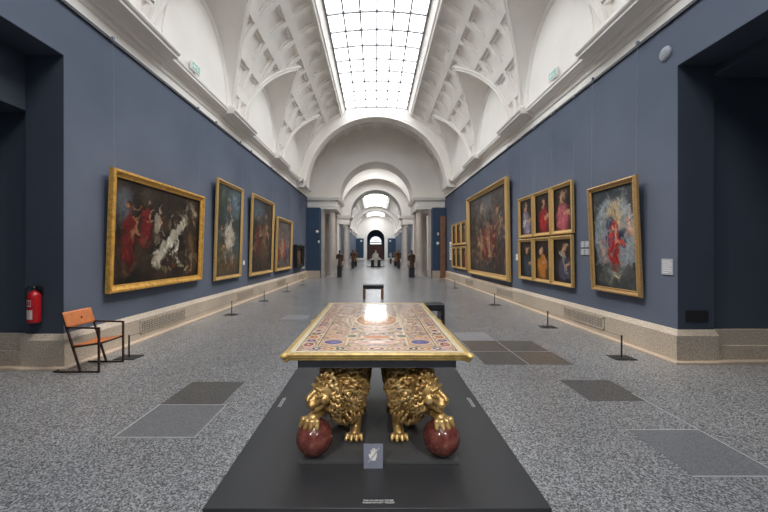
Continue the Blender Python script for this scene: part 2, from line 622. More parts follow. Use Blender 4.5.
def grille(s, y0, y1, lab):
    g = thing('vent_grille', lab, 'vent', (s * (W - 0.086), (y0 + y1) / 2, 0.24), (0, 0, -s * pi / 2), 'ventilation grilles in the stone skirting')
    L = y1 - y0
    f = MB()
    for x0, x1, z0, z1 in ((-L / 2, L / 2, 0.10, 0.12), (-L / 2, L / 2, -0.12, -0.10), (-L / 2, -L / 2 + 0.03, -0.12, 0.12), (L / 2 - 0.03, L / 2, -0.12, 0.12)):
        f.box(x0, x1, -0.012, 0.0, z0, z1)
    f.build('frame', M['plinth'], g)
    b = MB()
    b.box(-L / 2, L / 2, -0.002, 0.0, -0.12, 0.12)
    b.build('hole_shade', M['ink'], g)  # dark sheet standing in for the shade inside the vent holes
    t = MB()
    n = int(L / 0.05)
    for k in range(n):
        x = -L / 2 + 0.04 + (L - 0.08) * k / (n - 1)
        t.box(x - 0.007, x + 0.007, -0.010, -0.002, -0.10, 0.10)
    for k in range(5):
        z = -0.08 + 0.04 * k
        t.box(-L / 2 + 0.02, L / 2 - 0.02, -0.009, -0.003, z - 0.006, z + 0.006)
    t.build('lattice', M['plinth'], g)
nth = ['nearest', 'second', 'third', 'fourth']
for k, (a, b) in enumerate(((6.39, 7.92), (10.9, 12.3), (15.3, 16.7), (19.7, 21.0))):
    grille(-1, a, b, 'latticed stone vent grille in left skirting, %s along the left wall' % nth[k])
for k, (a, b) in enumerate(((6.73, 8.19), (11.25, 12.7), (15.8, 17.1))):
    grille(1, a, b, 'latticed stone vent grille in right skirting, %s along the right wall' % nth[k])

# ------------------------------------------------------------------ entablature over the blue walls
def run(m, prof, s, y0, y1, ends=False, mi=0):
    """sweep an (X, z) profile along y; prof goes round the outside, X measured from the middle"""
    m.sweep(prof, lambda q: [(s * q[0], y0, q[1]), (s * q[0], y1, q[1])], mi)
    if ends:
        n = len(prof)
        for y in (y0, y1):
            m.add([(s * x, y, z) for x, z in prof], [tuple(range(n))], mi)

for s, nm in ((-1, 'left'), (1, 'right')):
    m = MB()
    run(m, [(4.56, ZR - 0.05), (4.515, ZR - 0.05), (4.515, ZR), (4.53, ZR), (4.53, ZR + 0.01), (4.56, ZR + 0.01)], s, YB, 22.6)
    struct('trim_rail_' + nm, m, M['rail'])
    m = MB()
    run(m, [(4.56, ZR), (4.555, ZR + 0.02), (4.555, 5.47), (4.535, 5.475), (4.52, 5.50), (4.545, 5.515), (4.545, 5.53), (4.53, 5.545), (4.56, 5.56),
            (4.56, 5.68), (4.52, 5.69), (4.50, 5.72), (4.46, 5.735), (4.37, 5.74), (4.35, 5.745), (4.35, 5.80), (4.33, 5.81), (4.32, 5.845), (4.33, 5.86), (4.46, 5.87), (4.7, 5.87)], s, YB, 22.9)
    struct('trim_frieze_' + nm, m, M['plaster'])
    m = MB()
    for yc in PIER + [-3.15]:
        y0, y1 = yc - 0.95, yc + 0.95
        prof = [(4.56, 5.60), (4.50, 5.60), (4.49, 5.64), (4.45, 5.65), (4.44, 5.69), (4.40, 5.70), (4.20, 5.705), (4.18, 5.71), (4.18, 5.76), (4.15, 5.77),
                (4.13, 5.80), (4.13, 5.83), (4.15, 5.84), (4.15, 5.88), (4.56, 5.89)]
        run(m, prof, s, y0, y1, ends=True)
    struct('trim_pier_cornice_' + nm, m, M['plaster'])
    # step of the crown moulding above each pier block
    m = MB()
    for yc in PIER + [-3.15]:
        m.box(*sorted((s * 4.22, s * 4.5)), yc - 0.88, yc + 0.88, 5.88, 5.93)
        m.box(*sorted((s * 4.30, s * 4.5)), yc - 0.80, yc + 0.80, 5.93, 6.02)
    struct('trim_pier_step_' + nm, m, M['plaster'])

# ------------------------------------------------------------------ coffered vault
PITCH = 0.936
ROWS = [7.7 + 12.4 * k for k in range(7)]
Z0 = 5.86
PHM = acos((Z0 - VC) / VR)

def spread(lo, hi, marks, gap):
    a = sorted(set([lo, hi] + [round(v, 5) for v in marks if lo + 1e-4 < v < hi - 1e-4]))
    out = [a[0]]
    for p, q in zip(a, a[1:]):
        n = max(1, int(math.ceil((q - p) / gap)))
        out += [p + (q - p) * k / n for k in range(1, n + 1)]
    return np.array(out)

def groin_half(hw, za, a):
    """half width of the lunette at vault angle a: the groins run straight in plan"""
    aa = acos((za - VC) / VR)
    xa, xs_ = VR * sin(aa), VR * sin(PHM)
    return hw * (VR * np.sin(a) - xa) / (xs_ - xa)

def groin(yc, hw, za, n=72):
    """samples of the lunette edge in (y, arc length)"""
    aa = acos((za - VC) / VR)
    out = []
    for k in range(n + 1):
        f = abs(1 - 2 * k / n)
        a = aa + (PHM - aa) * f
        h = float(groin_half(hw, za, a))
        out.append((yc - h if k <= n // 2 else yc + h, VR * a))
    return out

def offset_groin(cv, off):
    """groin samples moved outwards in the unrolled vault by off"""
    n = len(cv)
    pts = [np.array(c) for c in cv]
    out = []
    for k in range(n):
        p = pts[k]
        d0 = pts[k] - pts[max(k - 1, 0)]
        d1 = pts[min(k + 1, n - 1)] - pts[k]
        ns_ = []
        for d in (d0, d1):
            L = np.hypot(*d)
            if L > 1e-9:
                ns_.append(np.array([d[1], -d[0]]) / L)
        m_ = sum(ns_) / len(ns_)
        L = np.hypot(*m_)
        m_ = m_ / max(L * L, 0.35)
        out.append(p + m_ * off)
    return out

def vault(name, y0, y1, lun, ph0, mat, gap=0.13, coff=True, ph_off=0.0, yoff=10.89):
    H1, H2, E = 0.365, 0.275, 0.006
    D1, D2 = 0.055, 0.11
    my, cy = [], []
    k0 = int(math.floor((y0 - yoff) / PITCH)) - 1
    for k in range(k0, k0 + int((y1 - y0) / PITCH) + 4):
        c = yoff + (k + 0.5) * PITCH
        if c - H1 > y0 + 0.05 and c + H1 < y1 - 0.05:
            cy.append(c)
            for h in (H1 + E, H1, H2 + E, H2):
                my += [c - h, c + h]
    ms, cs = [], []
    for r in ROWS:
        c = VR * rad(r)
        if c - H1 > VR * ph0 + 0.01:
            cs.append(c)
            for h in (H1 + E, H1, H2 + E, H2):
                ms += [c - h, c + h]
    if ph0 == 0:
        ms.append(0.0)
    if not coff:
        my, ms, cy, cs = [], [], [], []
    ya = spread(y0, y1, my, gap)
    sa = spread(VR * ph0, VR * PHM, ms, gap)
    ny, ns = len(ya), len(sa)
    curves = [np.array(groin(*l)) for l in lun]
    Y, S = np.meshgrid(ya, sa, indexing='ij')
    def cheb(vals, cen):
        d = np.full(len(vals), 9.0)
        for c in cen:
            d = np.minimum(d, np.abs(vals - c))
        return d
    DY, DS = cheb(ya, cy)[:, None], cheb(sa, cs)[None, :]
    q = np.maximum(DY, DS)
    disp = np.where(q <= H2 + 1e-4, D2, np.where(q <= H1 + 1e-4, D1, 0.0))
    # inside / distance to the lunette edges
    inside = np.zeros(Y.shape, bool)
    dist = np.full(Y.shape, 9.0)
    ny_, ns_ = Y.copy(), S.copy()
    for (yc, hw, za), cv in zip(lun, curves):
        inside |= (np.abs(Y - yc) < groin_half(hw, za, S / VR) - 1e-6) & (S / VR > acos((za - VC) / VR))
        d = np.hypot(Y[..., None] - cv[:, 0], S[..., None] - cv[:, 1])
        i = d.argmin(-1)
        dm = d.min(-1)
        better = dm < dist
        dist = np.where(better, dm, dist)
        ny_ = np.where(better, cv[i, 0], ny_)
        ns_ = np.where(better, cv[i, 1], ns_)
    disp = np.where(dist < 0.20, 0.0, disp)
    keep = ~inside
    face_keep = {}
    m = MB()
    for s in (-1, 1):
        yy, ss, dd = Y.copy(), S.copy(), disp.copy()
        facek = keep[:-1, :-1] | keep[1:, :-1] | keep[:-1, 1:] | keep[1:, 1:]
        snap = inside
        yy = np.where(snap, ny_, yy)
        ss = np.where(snap, ns_, ss)
        R = VR + dd
        X = s * R * np.sin(ss / VR)
        Z = VC + R * np.cos(ss / VR)
        vs = np.stack([X, yy, Z], -1).reshape(-1, 3)
        idx = np.arange(ny * ns).reshape(ny, ns)
        fi, fj = np.nonzero(facek)
        fs = [(int(idx[a, b]), int(idx[a + 1, b]), int(idx[a + 1, b + 1]), int(idx[a, b + 1])) for a, b in zip(fi, fj)]
        m.add([tuple(p) for p in vs], fs)
    o = struct(name, m, mat, weld=0.0008, smooth=False)
    # lunette shells, lunette walls and edge mouldings
    for (yc, hw, za), cv in zip(lun, curves):
        for s in (-1, 1):
            sh, wl, bd = MB(), MB(), MB()
            n = len(cv)
            wx = 4.42
            ww, wz = hw * 0.865, (za - Z0) * 0.77
            g3, w3 = [], []
            for k, (y, a) in enumerate(cv):
                t = pi * k / (n - 1)
                g3.append(Vector((s * VR * sin(a / VR), y, VC + VR * cos(a / VR))))
                w3.append(Vector((s * wx, yc - ww * cos(t), Z0 + wz * sin(t))))
            rows = []
            for q in range(7):
                f = q / 6
                rows.append([g.lerp(w_, f) for g, w_ in zip(g3, w3)])
            sh.sweep(rows, lambda r: r)
            struct('ceiling_lunette', sh, mat, smooth='all')
            wl.add(w3, [tuple(range(n))])
            struct('wall_lunette', wl, mat)
            # raised ring on the lunette wall
            ring = []
            for off, dx in ((0.0, 0.0), (0.0, -0.03), (-0.10, -0.03), (-0.11, -0.015), (-0.15, -0.015), (-0.155, 0.0)):
                ring.append([Vector((s * (wx + dx), yc - (ww + off) * cos(pi * k / (n - 1)), Z0 + (wz + off) * sin(pi * k / (n - 1)))) for k in range(n)])
            bd.sweep(ring, lambda r: r)
            # flat archivolt along the groin, standing a little proud of the vault
            rows = []
            for off, up in ((0.0, 0.0), (0.0, 0.05), (0.05, 0.06), (0.06, 0.035), (0.12, 0.035), (0.13, 0.05), (0.165, 0.045), (0.175, -0.01)):
                row = []
                for y, q_ in offset_groin(cv, off):
                    r_ = VR - up
                    a = q_ / VR
                    row.append(Vector((s * r_ * sin(a), y, VC + r_ * cos(a))))
                rows.append(row)
            bd.sweep(rows, lambda r: r)
            struct('trim_lunette', bd, mat, smooth=True)
    return o

PH_OPEN = asin(1.95 / VR)
vault('ceiling_vault_main', -0.5, 19.7, [(l, 1.85, 8.72) for l in LUN[1:]], PH_OPEN, M['plaster'])
vault('ceiling_vault_near', YB, -0.5, [], PH_OPEN, M['plaster'], coff=False, gap=0.6)
vault('ceiling_vault_end_bay', 20.3, T1 + 0.1, [(21.85, 0.95, 7.9)], 0.0, M['plaster_grey'])
vault('ceiling_vault_rotunda', T1B - 0.1, 26.6, [], 0.0, M['plaster_grey'])
vault('ceiling_vault_rotunda_open', 26.6, 31.6, [], PH_OPEN, M['plaster_grey'])
vault('ceiling_vault_rotunda_far', 31.6, T2 + 0.1, [], 0.0, M['plaster_grey'])
vault('ceiling_vault_far_near', T2B - 0.1, 48.0, [(40.4, 1.85, 8.72), (45.1, 1.85, 8.72)], 0.0, M['plaster'], gap=0.3)
vault('ceiling_vault_far_first', 48.0, 61.5, [(50.0, 1.85, 8.72), (54.7, 1.85, 8.72), (59.4, 1.85, 8.72)], PH_OPEN, M['plaster'], gap=0.3)
vault('ceiling_vault_far_gap', 61.5, 65.5, [], 0.0, M['plaster'], gap=0.3)
vault('ceiling_vault_far_second', 65.5, 77.0, [(68.4, 1.85, 8.72), (73.1, 1.85, 8.72)], PH_OPEN, M['plaster'], gap=0.3)
vault('ceiling_vault_far_end', 77.0, END + 0.1, [], 0.0, M['plaster'], gap=0.5, coff=False)

# ------------------------------------------------------------------ skylights
def skylight(idx, y0, y1, glass, rows):
    zc = VC + sqrt(VR ** 2 - 1.95 ** 2)
    m = MB()
    prof = [(2.06, zc - 0.09), (2.02, zc - 0.11), (2.00, zc - 0.10), (1.98, zc - 0.03), (1.93, zc - 0.02), (1.78, zc + 0.36), (1.75, zc + 0.37), (1.74, zc + 0.46)]
    for s in (-1, 1):
        run(m, prof, s, y0, y1)
    for y in (y0, y1):
        pts = [(-1.97, y, zc - 0.02), (1.97, y, zc - 0.02)] + [(x, y, 10.12 - 0.14 * (x / 1.75) ** 2) for x in (1.9, 1.2, 0.6, 0, -0.6, -1.2, -1.9)]
        # curved infill from the vault opening up to the glass
        arc = [(VR * sin(a), y, VC + VR * cos(a)) for a in np.linspace(-PH_OPEN, PH_OPEN, 13)]
        top = [(x, y, 10.14) for x in np.linspace(1.95, -1.95, 13)]
        m.add(arc + top, [tuple(range(26))])
    struct('trim_skylight_curb_%d' % idx, m, M['plaster'])
    g = MB()
    def gz(x):
        return 10.07 - 0.14 * (x / 1.75) ** 2
    xs_ = np.linspace(-1.75, 1.75, 13)
    g.sweep([y0, y1], lambda y: [(x, y, gz(x)) for x in xs_])
    go = struct('window_%d' % idx, g, glass, normals=False)
    b = MB()
    for k in range(7):
        x = -1.75 + 3.5 * k / 6
        b.bar((x, y0, gz(x) - 0.03), (x, y1, gz(x) - 0.04), 0.062, 0.06)
    n = max(2, int(round((y1 - y0) / rows)))
    for k in range(n + 1):
        y = y0 + (y1 - y0) * k / n
        for i in range(12):
            b.bar((xs_[i], y, gz(xs_[i]) - 0.03), (xs_[i + 1], y, gz(xs_[i + 1]) - 0.04), 0.072, 0.06)
    b.build('window_frame', M['muntin'], go)
skylight(1, YB + 0.5, 19.6, M['sky_glass'], 0.98)
skylight(2, 26.6, 31.6, M['rotunda_glow'], 0.98)  # added out of view to brighten the rotunda
skylight(3, 48.0, 61.5, M['sky_glass_far'], 0.98)
skylight(4, 65.5, 77.0, M['sky_glass_far'], 0.98)
# ceilings' dark void closed above the opening behind the first curb
m = MB()
m.box(-W - 0.6, W + 0.6, YB - 0.3, YB, 0, 10.6)
struct('wall_back', m, M['blue_wall'])

# ------------------------------------------------------------------ transverse ribs
def rib(name, y0, y1, ri, ro, zc, mat, zlow=5.5):
    m = MB()
    n = 64
    prof = [(ro, y0), (ri + 0.14, y0), (ri + 0.12, y0 + 0.02), (ri + 0.04, y0 + 0.02), (ri + 0.02, y0 - 0.01), (ri, y0 + 0.01), (ri, y1 - 0.01), (ri + 0.02, y1), (ro, y1)]
    m.sweep(prof, lambda q: [(-q[0] * cos(pi * k / n), q[1], zc + q[0] * sin(pi * k / n)) for k in range(n + 1)])
    for s in (-1, 1):
        m.box(*sorted((s * ri, s * ro)), y0 + 0.02, y1 - 0.02, zlow, zc)
    struct(name, m, mat, smooth=True)
rib('trim_rib_main', 19.62, 20.35, 4.02, 4.62, 5.42, M['plaster'])
rib('trim_rib_rotunda', 33.0, 33.6, 3.45, 4.8, 5.35, M['plaster_grey'])
rib('trim_rib_far_gap', 62.6, 64.4, 3.95, 4.7, 5.42, M['plaster_grey'])
rib('trim_rib_far_near', 37.2, 38.0, 4.0, 4.7, 5.42, M['plaster_grey'])

# ------------------------------------------------------------------ screen walls with an arch
def tympanum(name, y0, y1, r, zs, mat, ztop=10.3, half=5.4):
    m = MB()
    n = 40
    arc = [(-r * cos(pi * k / n), zs + r * sin(pi * k / n)) for k in range(n + 1)]
    out = []
    for x, z in arc:
        a = atan2(z - zs, x)
        # project to the bounding rectangle
        t = min(half / max(1e-6, abs(cos(a))), (ztop - zs) / max(1e-6, abs(sin(a))))
        out.append((t * cos(a), zs + t * sin(a)))
    for y in (y0, y1):
        m.sweep([0, 1], lambda q: [((arc if q == 0 else out)[k][0], y, (arc if q == 0 else out)[k][1]) for k in range(n + 1)])
    m.sweep([y0, y1], lambda y: [(x, y, z) for x, z in arc])
    struct(name, m, mat, smooth=True)
    # plain archivolt
    b = MB()
    prof = [(r + 0.30, y0), (r + 0.29, y0 - 0.03), (r + 0.05, y0 - 0.03), (r + 0.02, y0 - 0.05), (r - 0.02, y0 - 0.02), (r - 0.02, y0 + 0.05), (r, y0 + 0.06)]
    b.sweep(prof, lambda q: [(-q[0] * cos(pi * k / n), q[1], zs + q[0] * sin(pi * k / n)) for k in range(n + 1)])
    struct(name.replace('wall_', 'trim_arch_'), b, mat, smooth=True)
tympanum('wall_tympanum_first', T1, T1B, 2.46, 5.3, M['plaster_grey'])
tympanum('wall_tympanum_second', T2, T2B, 2.58, 5.36, M['plaster_grey'])

def entab(name, s, y0, y1, xin, xout, zb=4.52, zt=5.33):
    """architrave, frieze and projecting cornice carried by the columns"""
    m = MB()
    prof = [(0.0, zb), (0.0, zb + 0.16), (0.02, zb + 0.17), (0.02, zb + 0.24), (0.0, zb + 0.26), (0.0, zb + 0.50), (0.04, zb + 0.53), (0.06, zb + 0.58),
            (0.17, zb + 0.60), (0.18, zb + 0.68), (0.22, zb + 0.72), (0.23, zt - 0.03), (0.0, zt)]
    def ringpts(o, z):
        a, b = s * (xin - o), s * xout
        return [(b, y0 - o, z), (a, y0 - o, z), (a, y1 + o, z), (b, y1 + o, z)]
    m.sweep(prof, lambda q: ringpts(*q))
    bot = ringpts(0, zb)
    m.add(bot, [(0, 1, 2, 3)])
    top = ringpts(0, zt)
    m.add(top, [(0, 1, 2, 3)])
    struct(name, m, M['plaster_grey'])

def column(m, x, y, r=0.235, z0=0.0, zt=4.52):
    pr = [(r * 1.42, z0), (r * 1.42, z0 + 0.10), (r * 1.36, z0 + 0.105), (r * 1.40, z0 + 0.14), (r * 1.36, z0 + 0.18), (r * 1.18, z0 + 0.20), (r * 1.14, z0 + 0.23), (r * 1.22, z0 + 0.25),
          (r * 1.22, z0 + 0.28), (r * 1.05, z0 + 0.31)]
    H = zt - z0
    for k in range(9):
        f = k / 8
        pr.append((r * (1.0 - 0.13 * f ** 1.8), z0 + 0.33 + f * (H - 0.33 - 0.36)))
    rt = r * 0.87
    pr += [(rt * 1.12, zt - 0.355), (rt * 1.12, zt - 0.33), (rt * 1.0, zt - 0.32), (rt * 1.0, zt - 0.20), (rt * 1.1, zt - 0.18), (rt * 1.32, zt - 0.11), (rt * 1.36, zt - 0.09)]
    m.lathe(pr, 28, (x, y, 0))
    q = rt * 1.42
    m.box(x - q, x + q, y - q, y + q, zt - 0.10, zt)
    q = r * 1.48
    m.box(x - q, x + q, y - q, y + q, 0.0, 0.09)

for s, side in ((-1, 'left'), (1, 'right')):
    entab('trim_entablature_first_' + side, s, 22.62, T1B + 1.0, 2.62, 5.2)
    entab('trim_entablature_second_' + side, s, T2 + 0.1, T2B + 0.1, 2.68, 5.2)
    # blue panels and pilasters of the first screen
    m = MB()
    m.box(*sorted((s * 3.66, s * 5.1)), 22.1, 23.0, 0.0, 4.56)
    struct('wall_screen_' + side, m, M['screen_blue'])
    m = MB()
    m.box(*sorted((s * 3.63, s * 4.55)), 22.0, 22.12, 0.0, 0.47)
    struct('baseboard_screen_' + side, m, M['plinth'])
    m = MB()
    m.box(*sorted((s * 3.52, s * 3.74)), 22.75, 23.25, 0.28, 4.2)
    m.box(*sorted((s * 3.49, s * 3.77)), 22.70, 23.3, 0.0, 0.28)
    m.box(*sorted((s * 3.49, s * 3.77)), 22.72, 23.28, 4.2, 4.52)
    struct('trim_pilaster_first_' + side, m, M['column'])
    m = MB()
    m.box(*sorted((s * 3.72, s * 5.1)), 34.3, 36.4, 0.0, 4.55)
    struct('wall_screen_second_' + side, m, M['plaster_grey'])
    # lower wall of the round hall and of the far gallery
    m = MB()
    m.box(*sorted((s * 4.9, s * 5.2)), 23.0, T2, 0.0, 5.9)
    struct('wall_rotunda_' + side, m, M['plaster_grey'])
    m = MB()
    m.box(*sorted((s * 4.55, s * 5.0)), T2B, END, 0.0, ZR)
    struct('wall_far_' + side, m, M['blue_wall'])
    m = MB()
    run(m, [(4.6, ZR), (4.5, ZR), (4.5, 5.55), (4.3, 5.65), (4.2, 5.72), (4.2, 5.85), (4.6, 5.87)], s, T2B, END)
    run(m, [(5.0, 4.9), (4.85, 4.9), (4.8, 5.3), (4.4, 5.5), (4.3, 5.8), (4.6, 5.87)], s, T1B, T2)
    struct('trim_far_cornice_' + side, m, M['plaster'])
    m = MB()
    run(m, [(4.5, 0.46), (4.45, 0.42), (4.45, 0.0)], s, T2B, END)
    struct('baseboard_far_' + side, m, M['plinth'])

# columns: free-standing, each its own thing
CG = 'granite columns of the gallery screens'
cm = MB()
column(cm, 0, 0)
def place_col(x, y, lab, first=[]):
    if not first:
        o = cm.build('granite_column', M['column'], smooth=True)
        first.append(o)
    else:
        o = dup(first[0])
    o.location = (x, y, 0)
    tag(o, lab, 'column', CG)
place_col(-2.98, 23.05, 'tall grey granite column on the left, front one of the near screen')
place_col(2.90, 23.05, 'tall pale granite column on the right, front one of the near screen')
place_col(-3.02, 24.55, 'granite column directly behind the front left column of near screen')
place_col(2.94, 24.55, 'granite column directly behind the front right column of near screen')
place_col(-3.62, 25.4, 'shaded granite column between left pilaster and left front column')
place_col(3.55, 25.4, 'shaded granite column between right pilaster and right front column')
place_col(-3.00, 34.6, 'distant granite column at left of second arch, nearer of the pair')
place_col(2.95, 34.6, 'distant granite column at right of second arch, nearer of the pair')
place_col(-3.00, 36.25, 'distant granite column at left of second arch, farther of the pair')
place_col(2.95, 36.25, 'distant granite column at right of second arch, farther of the pair')

# ------------------------------------------------------------------ end wall with the dark arch
tympanum('wall_end', END, END + 1.2, 2.0, 4.85, M['plaster'], half=5.2)
for s, side in ((-1, 'left'), (1, 'right')):
    m = MB()
    m.box(*sorted((s * 2.0, s * 5.2)), END, END + 1.2, 0.0, 4.9)
    struct('wall_end_' + side, m, M['plaster'])
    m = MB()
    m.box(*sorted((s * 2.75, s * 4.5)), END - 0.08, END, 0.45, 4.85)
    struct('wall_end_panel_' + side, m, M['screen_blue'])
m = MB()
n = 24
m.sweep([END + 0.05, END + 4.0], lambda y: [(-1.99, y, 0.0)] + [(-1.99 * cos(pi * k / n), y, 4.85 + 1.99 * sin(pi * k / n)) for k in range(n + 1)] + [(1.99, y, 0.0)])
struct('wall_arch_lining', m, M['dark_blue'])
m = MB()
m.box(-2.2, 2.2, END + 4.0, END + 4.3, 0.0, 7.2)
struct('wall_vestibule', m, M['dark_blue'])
dr = MB()
dr.box(-1.7, 1.7, END + 3.85, END + 4.0, 0.0, 3.6)
for s in (-1, 1):
    for z0, z1 in ((0.3, 1.5), (1.7, 3.3)):
        dr.box(*sorted((s * 0.15, s * 0.75)), END + 3.80, END + 3.86, z0, z1)
        dr.box(*sorted((s * 0.9, s * 1.55)), END + 3.80, END + 3.86, z0, z1)
struct('door_1', dr, M['red_wood'])
fw = MB()
r0 = 1.35
fw.add([(r0 * cos(pi * k / 24), END + 3.9, 4.15 + r0 * sin(pi * k / 24)) for k in range(25)], [tuple(range(25))])
fw.box(-1.35, 1.35, END + 3.88, END + 3.92, 3.65, 3.95)
fo = struct('window_5', fw, M['fan_glass'])
fb = MB()
for k in range(1, 6):
    a = pi * k / 6
    fb.bar((0.4 * cos(a), END + 3.86, 4.15 + 0.4 * sin(a)), (r0 * cos(a), END + 3.86, 4.15 + r0 * sin(a)), 0.06, 0.04)
fb.tube([(0.75 * cos(pi * k / 16), END + 3.86, 4.15 + 0.75 * sin(pi * k / 16)) for k in range(17)], 0.035, 6)
fb.tube([(0.38 * cos(pi * k / 16), END + 3.86, 4.15 + 0.38 * sin(pi * k / 16)) for k in range(17)], 0.05, 6)
fb.build('window_frame', M['muntin'], fo)
# ------------------------------------------------------------------ painted surfaces (colour attribute)
def vnoise(nx, nz, cell, seed):
    rng = np.random.RandomState(seed)
    gx, gz = int(nx / cell) + 3, int(nz / cell) + 3
    g = rng.rand(gx, gz)
    x = np.arange(nx) / cell
    z = np.arange(nz) / cell
    ix, iz = x.astype(int), z.astype(int)
    fx, fz = (x - ix)[:, None], (z - iz)[None, :]
    fx, fz = fx * fx * (3 - 2 * fx), fz * fz * (3 - 2 * fz)
    a = g[np.ix_(ix, iz)]; b = g[np.ix_(ix + 1, iz)]; c = g[np.ix_(ix, iz + 1)]; d = g[np.ix_(ix + 1, iz + 1)]
    return (a * (1 - fx) + b * fx) * (1 - fz) + (c * (1 - fx) + d * fx) * fz

class Paint:
    def __init__(self, wd, ht, res, seed=1):
        self.w, self.h = wd, ht
        self.nx, self.nz = int(wd * res) + 1, int(ht * res) + 1
        self.U, self.V = np.meshgrid(np.linspace(0, wd, self.nx), np.linspace(0, ht, self.nz), indexing='ij')
        self.rgb = np.zeros((self.nx, self.nz, 3))
        self.seed = seed
        self.rng = np.random.RandomState(seed)
        w1 = vnoise(self.nx, self.nz, max(3, res * 0.12), seed + 11) - 0.5
        w2 = vnoise(self.nx, self.nz, max(3, res * 0.12), seed + 12) - 0.5
        self.WU, self.WV = self.U + w1 * 0.10, self.V + w2 * 0.10   # wobbly coordinates for brush-like edges
    def fill(self, c, c2=None, cell=0.5, contrast=1.0):
        c = np.array(srgb(*c))
        if c2 is None:
            self.rgb[:] = c
        else:
            n = 0.6 * vnoise(self.nx, self.nz, cell * (self.nx / self.w), self.seed) + 0.4 * vnoise(self.nx, self.nz, cell * 0.35 * (self.nx / self.w), self.seed + 1)
            n = np.clip((n - 0.5) * 1.8 * contrast + 0.5, 0, 1)[..., None]
            self.rgb[:] = c * (1 - n) + np.array(srgb(*c2)) * n
        return self
    def put(self, mask, c):
        c = np.array(srgb(*c))
        self.rgb = self.rgb * (1 - mask[..., None]) + c * mask[..., None]
    def ell(self, x, y, rx, ry, c, rot=0, soft=0.15, a=1.0, warp=True):
        """ellipse, position and radii as fractions of the picture height (x of its width)"""
        U, V = (self.WU, self.WV) if warp else (self.U, self.V)
        dx, dy = U - x * self.w, V - y * self.h
        r = rad(rot)
        X, Y = dx * cos(r) + dy * sin(r), -dx * sin(r) + dy * cos(r)
        d = np.sqrt((X / (rx * self.h)) ** 2 + (Y / (ry * self.h)) ** 2)
        self.put(a * np.clip((1 - d) / soft, 0, 1), c)
        return self
    def stroke(self, pts, wd, c, soft=0.5, a=1.0):
        for (x0, y0), (x1, y1) in zip(pts, pts[1:]):
            ax, ay, bx, by = x0 * self.w, y0 * self.h, x1 * self.w, y1 * self.h
            L2 = (bx - ax) ** 2 + (by - ay) ** 2 + 1e-9
            t = np.clip(((self.WU - ax) * (bx - ax) + (self.WV - ay) * (by - ay)) / L2, 0, 1)
            d = np.hypot(self.WU - ax - t * (bx - ax), self.WV - ay - t * (by - ay))
            self.put(a * np.clip((wd * self.h - d) / (soft * wd * self.h), 0, 1), c)
        return self
    def daubs(self, n, box, cols, size=(0.02, 0.06), a=0.7):
        """loose dabs of colour inside a box"""
        for _ in range(n):
            x = self.rng.uniform(box[0], box[2]); y = self.rng.uniform(box[1], box[3])
            c = cols[self.rng.randint(len(cols))]
            r = self.rng.uniform(*size)
            self.ell(x, y, r, r * self.rng.uniform(0.25, 0.8), c, self.rng.uniform(0, 180), 0.5, a * self.rng.uniform(0.5, 1))
        return self
    def figure(self, x, y0, h, robe, shade, skin=(196, 150, 122), hair=(40, 28, 20), lean=0, wide=1.0):
        """a generic draped standing figure; sizes as fractions of the picture height"""
        k = self.h / self.w
        hx = x + lean * k * h
        self.ell(x, y0 + h * 0.36, h * 0.20 * wide, h * 0.40, shade, -lean * 60, 0.3)
        self.ell(x - 0.03 * h * k, y0 + h * 0.40, h * 0.15 * wide, h * 0.34, robe, -lean * 60, 0.35)
        self.ell(x + 0.02 * h * k, y0 + h * 0.66, h * 0.13 * wide, h * 0.15, robe, 0, 0.4)
        dk = tuple(int(c * 0.35) for c in shade)
        self.daubs(int(10 + 40 * h), (x - 0.17 * h * k * wide, y0 + 0.02 * h, x + 0.17 * h * k * wide, y0 + 0.75 * h), [dk, shade, robe, dk], (h * 0.02, h * 0.07), 0.6)
        for q in range(5):
            xx = x + (q - 2) * 0.055 * h * k * wide
            self.stroke([(xx, y0 + 0.06 * h), (x + (q - 2) * 0.02 * h * k, y0 + 0.62 * h)], h * 0.012, shade if q % 2 else tuple(min(255, int(c * 1.25)) for c in robe), 0.8, 0.7)
        self.stroke([(x + 0.1 * h * k, y0 + 0.70 * h), (x + 0.17 * h * k, y0 + 0.52 * h), (x + 0.04 * h * k, y0 + 0.50 * h)], h * 0.032, skin)
        self.ell(hx, y0 + h * 0.885, h * 0.068, h * 0.085, hair, 0, 0.3)
        self.ell(hx - 0.012 * h * k, y0 + h * 0.872, h * 0.046, h * 0.062, skin, 0, 0.3)
        self.ell(hx + 0.012 * h * k, y0 + h * 0.86, h * 0.018, h * 0.04, tuple(int(c * 0.7) for c in skin), 0, 0.6, 0.6)
        return self
    def clutter(self, n, wd=(0.004, 0.02), gain=(0.55, 1.7)):
        """short brush strokes that pick up the colour already lying near them"""
        for _ in range(n):
            x, y = self.rng.rand(2)
            i, j = int(x * (self.nx - 1)), int(y * (self.nz - 1))
            c = self.rgb[i, j] * self.rng.uniform(*gain)
            a = self.rng.uniform(0, 2 * pi)
            L = self.rng.uniform(0.03, 0.14)
            k = self.h / self.w
            x1, y1 = x + cos(a) * L * k, y + sin(a) * L
            wd_ = self.rng.uniform(*wd)
            ax, ay, bx, by = x * self.w, y * self.h, x1 * self.w, y1 * self.h
            t = np.clip(((self.WU - ax) * (bx - ax) + (self.WV - ay) * (by - ay)) / ((bx - ax) ** 2 + (by - ay) ** 2 + 1e-9), 0, 1)
            d = np.hypot(self.WU - ax - t * (bx - ax), self.WV - ay - t * (by - ay))
            m_ = 0.7 * np.clip((wd_ * self.h - d) / (0.5 * wd_ * self.h), 0, 1)[..., None]
            self.rgb = self.rgb * (1 - m_) + c * m_
        return self
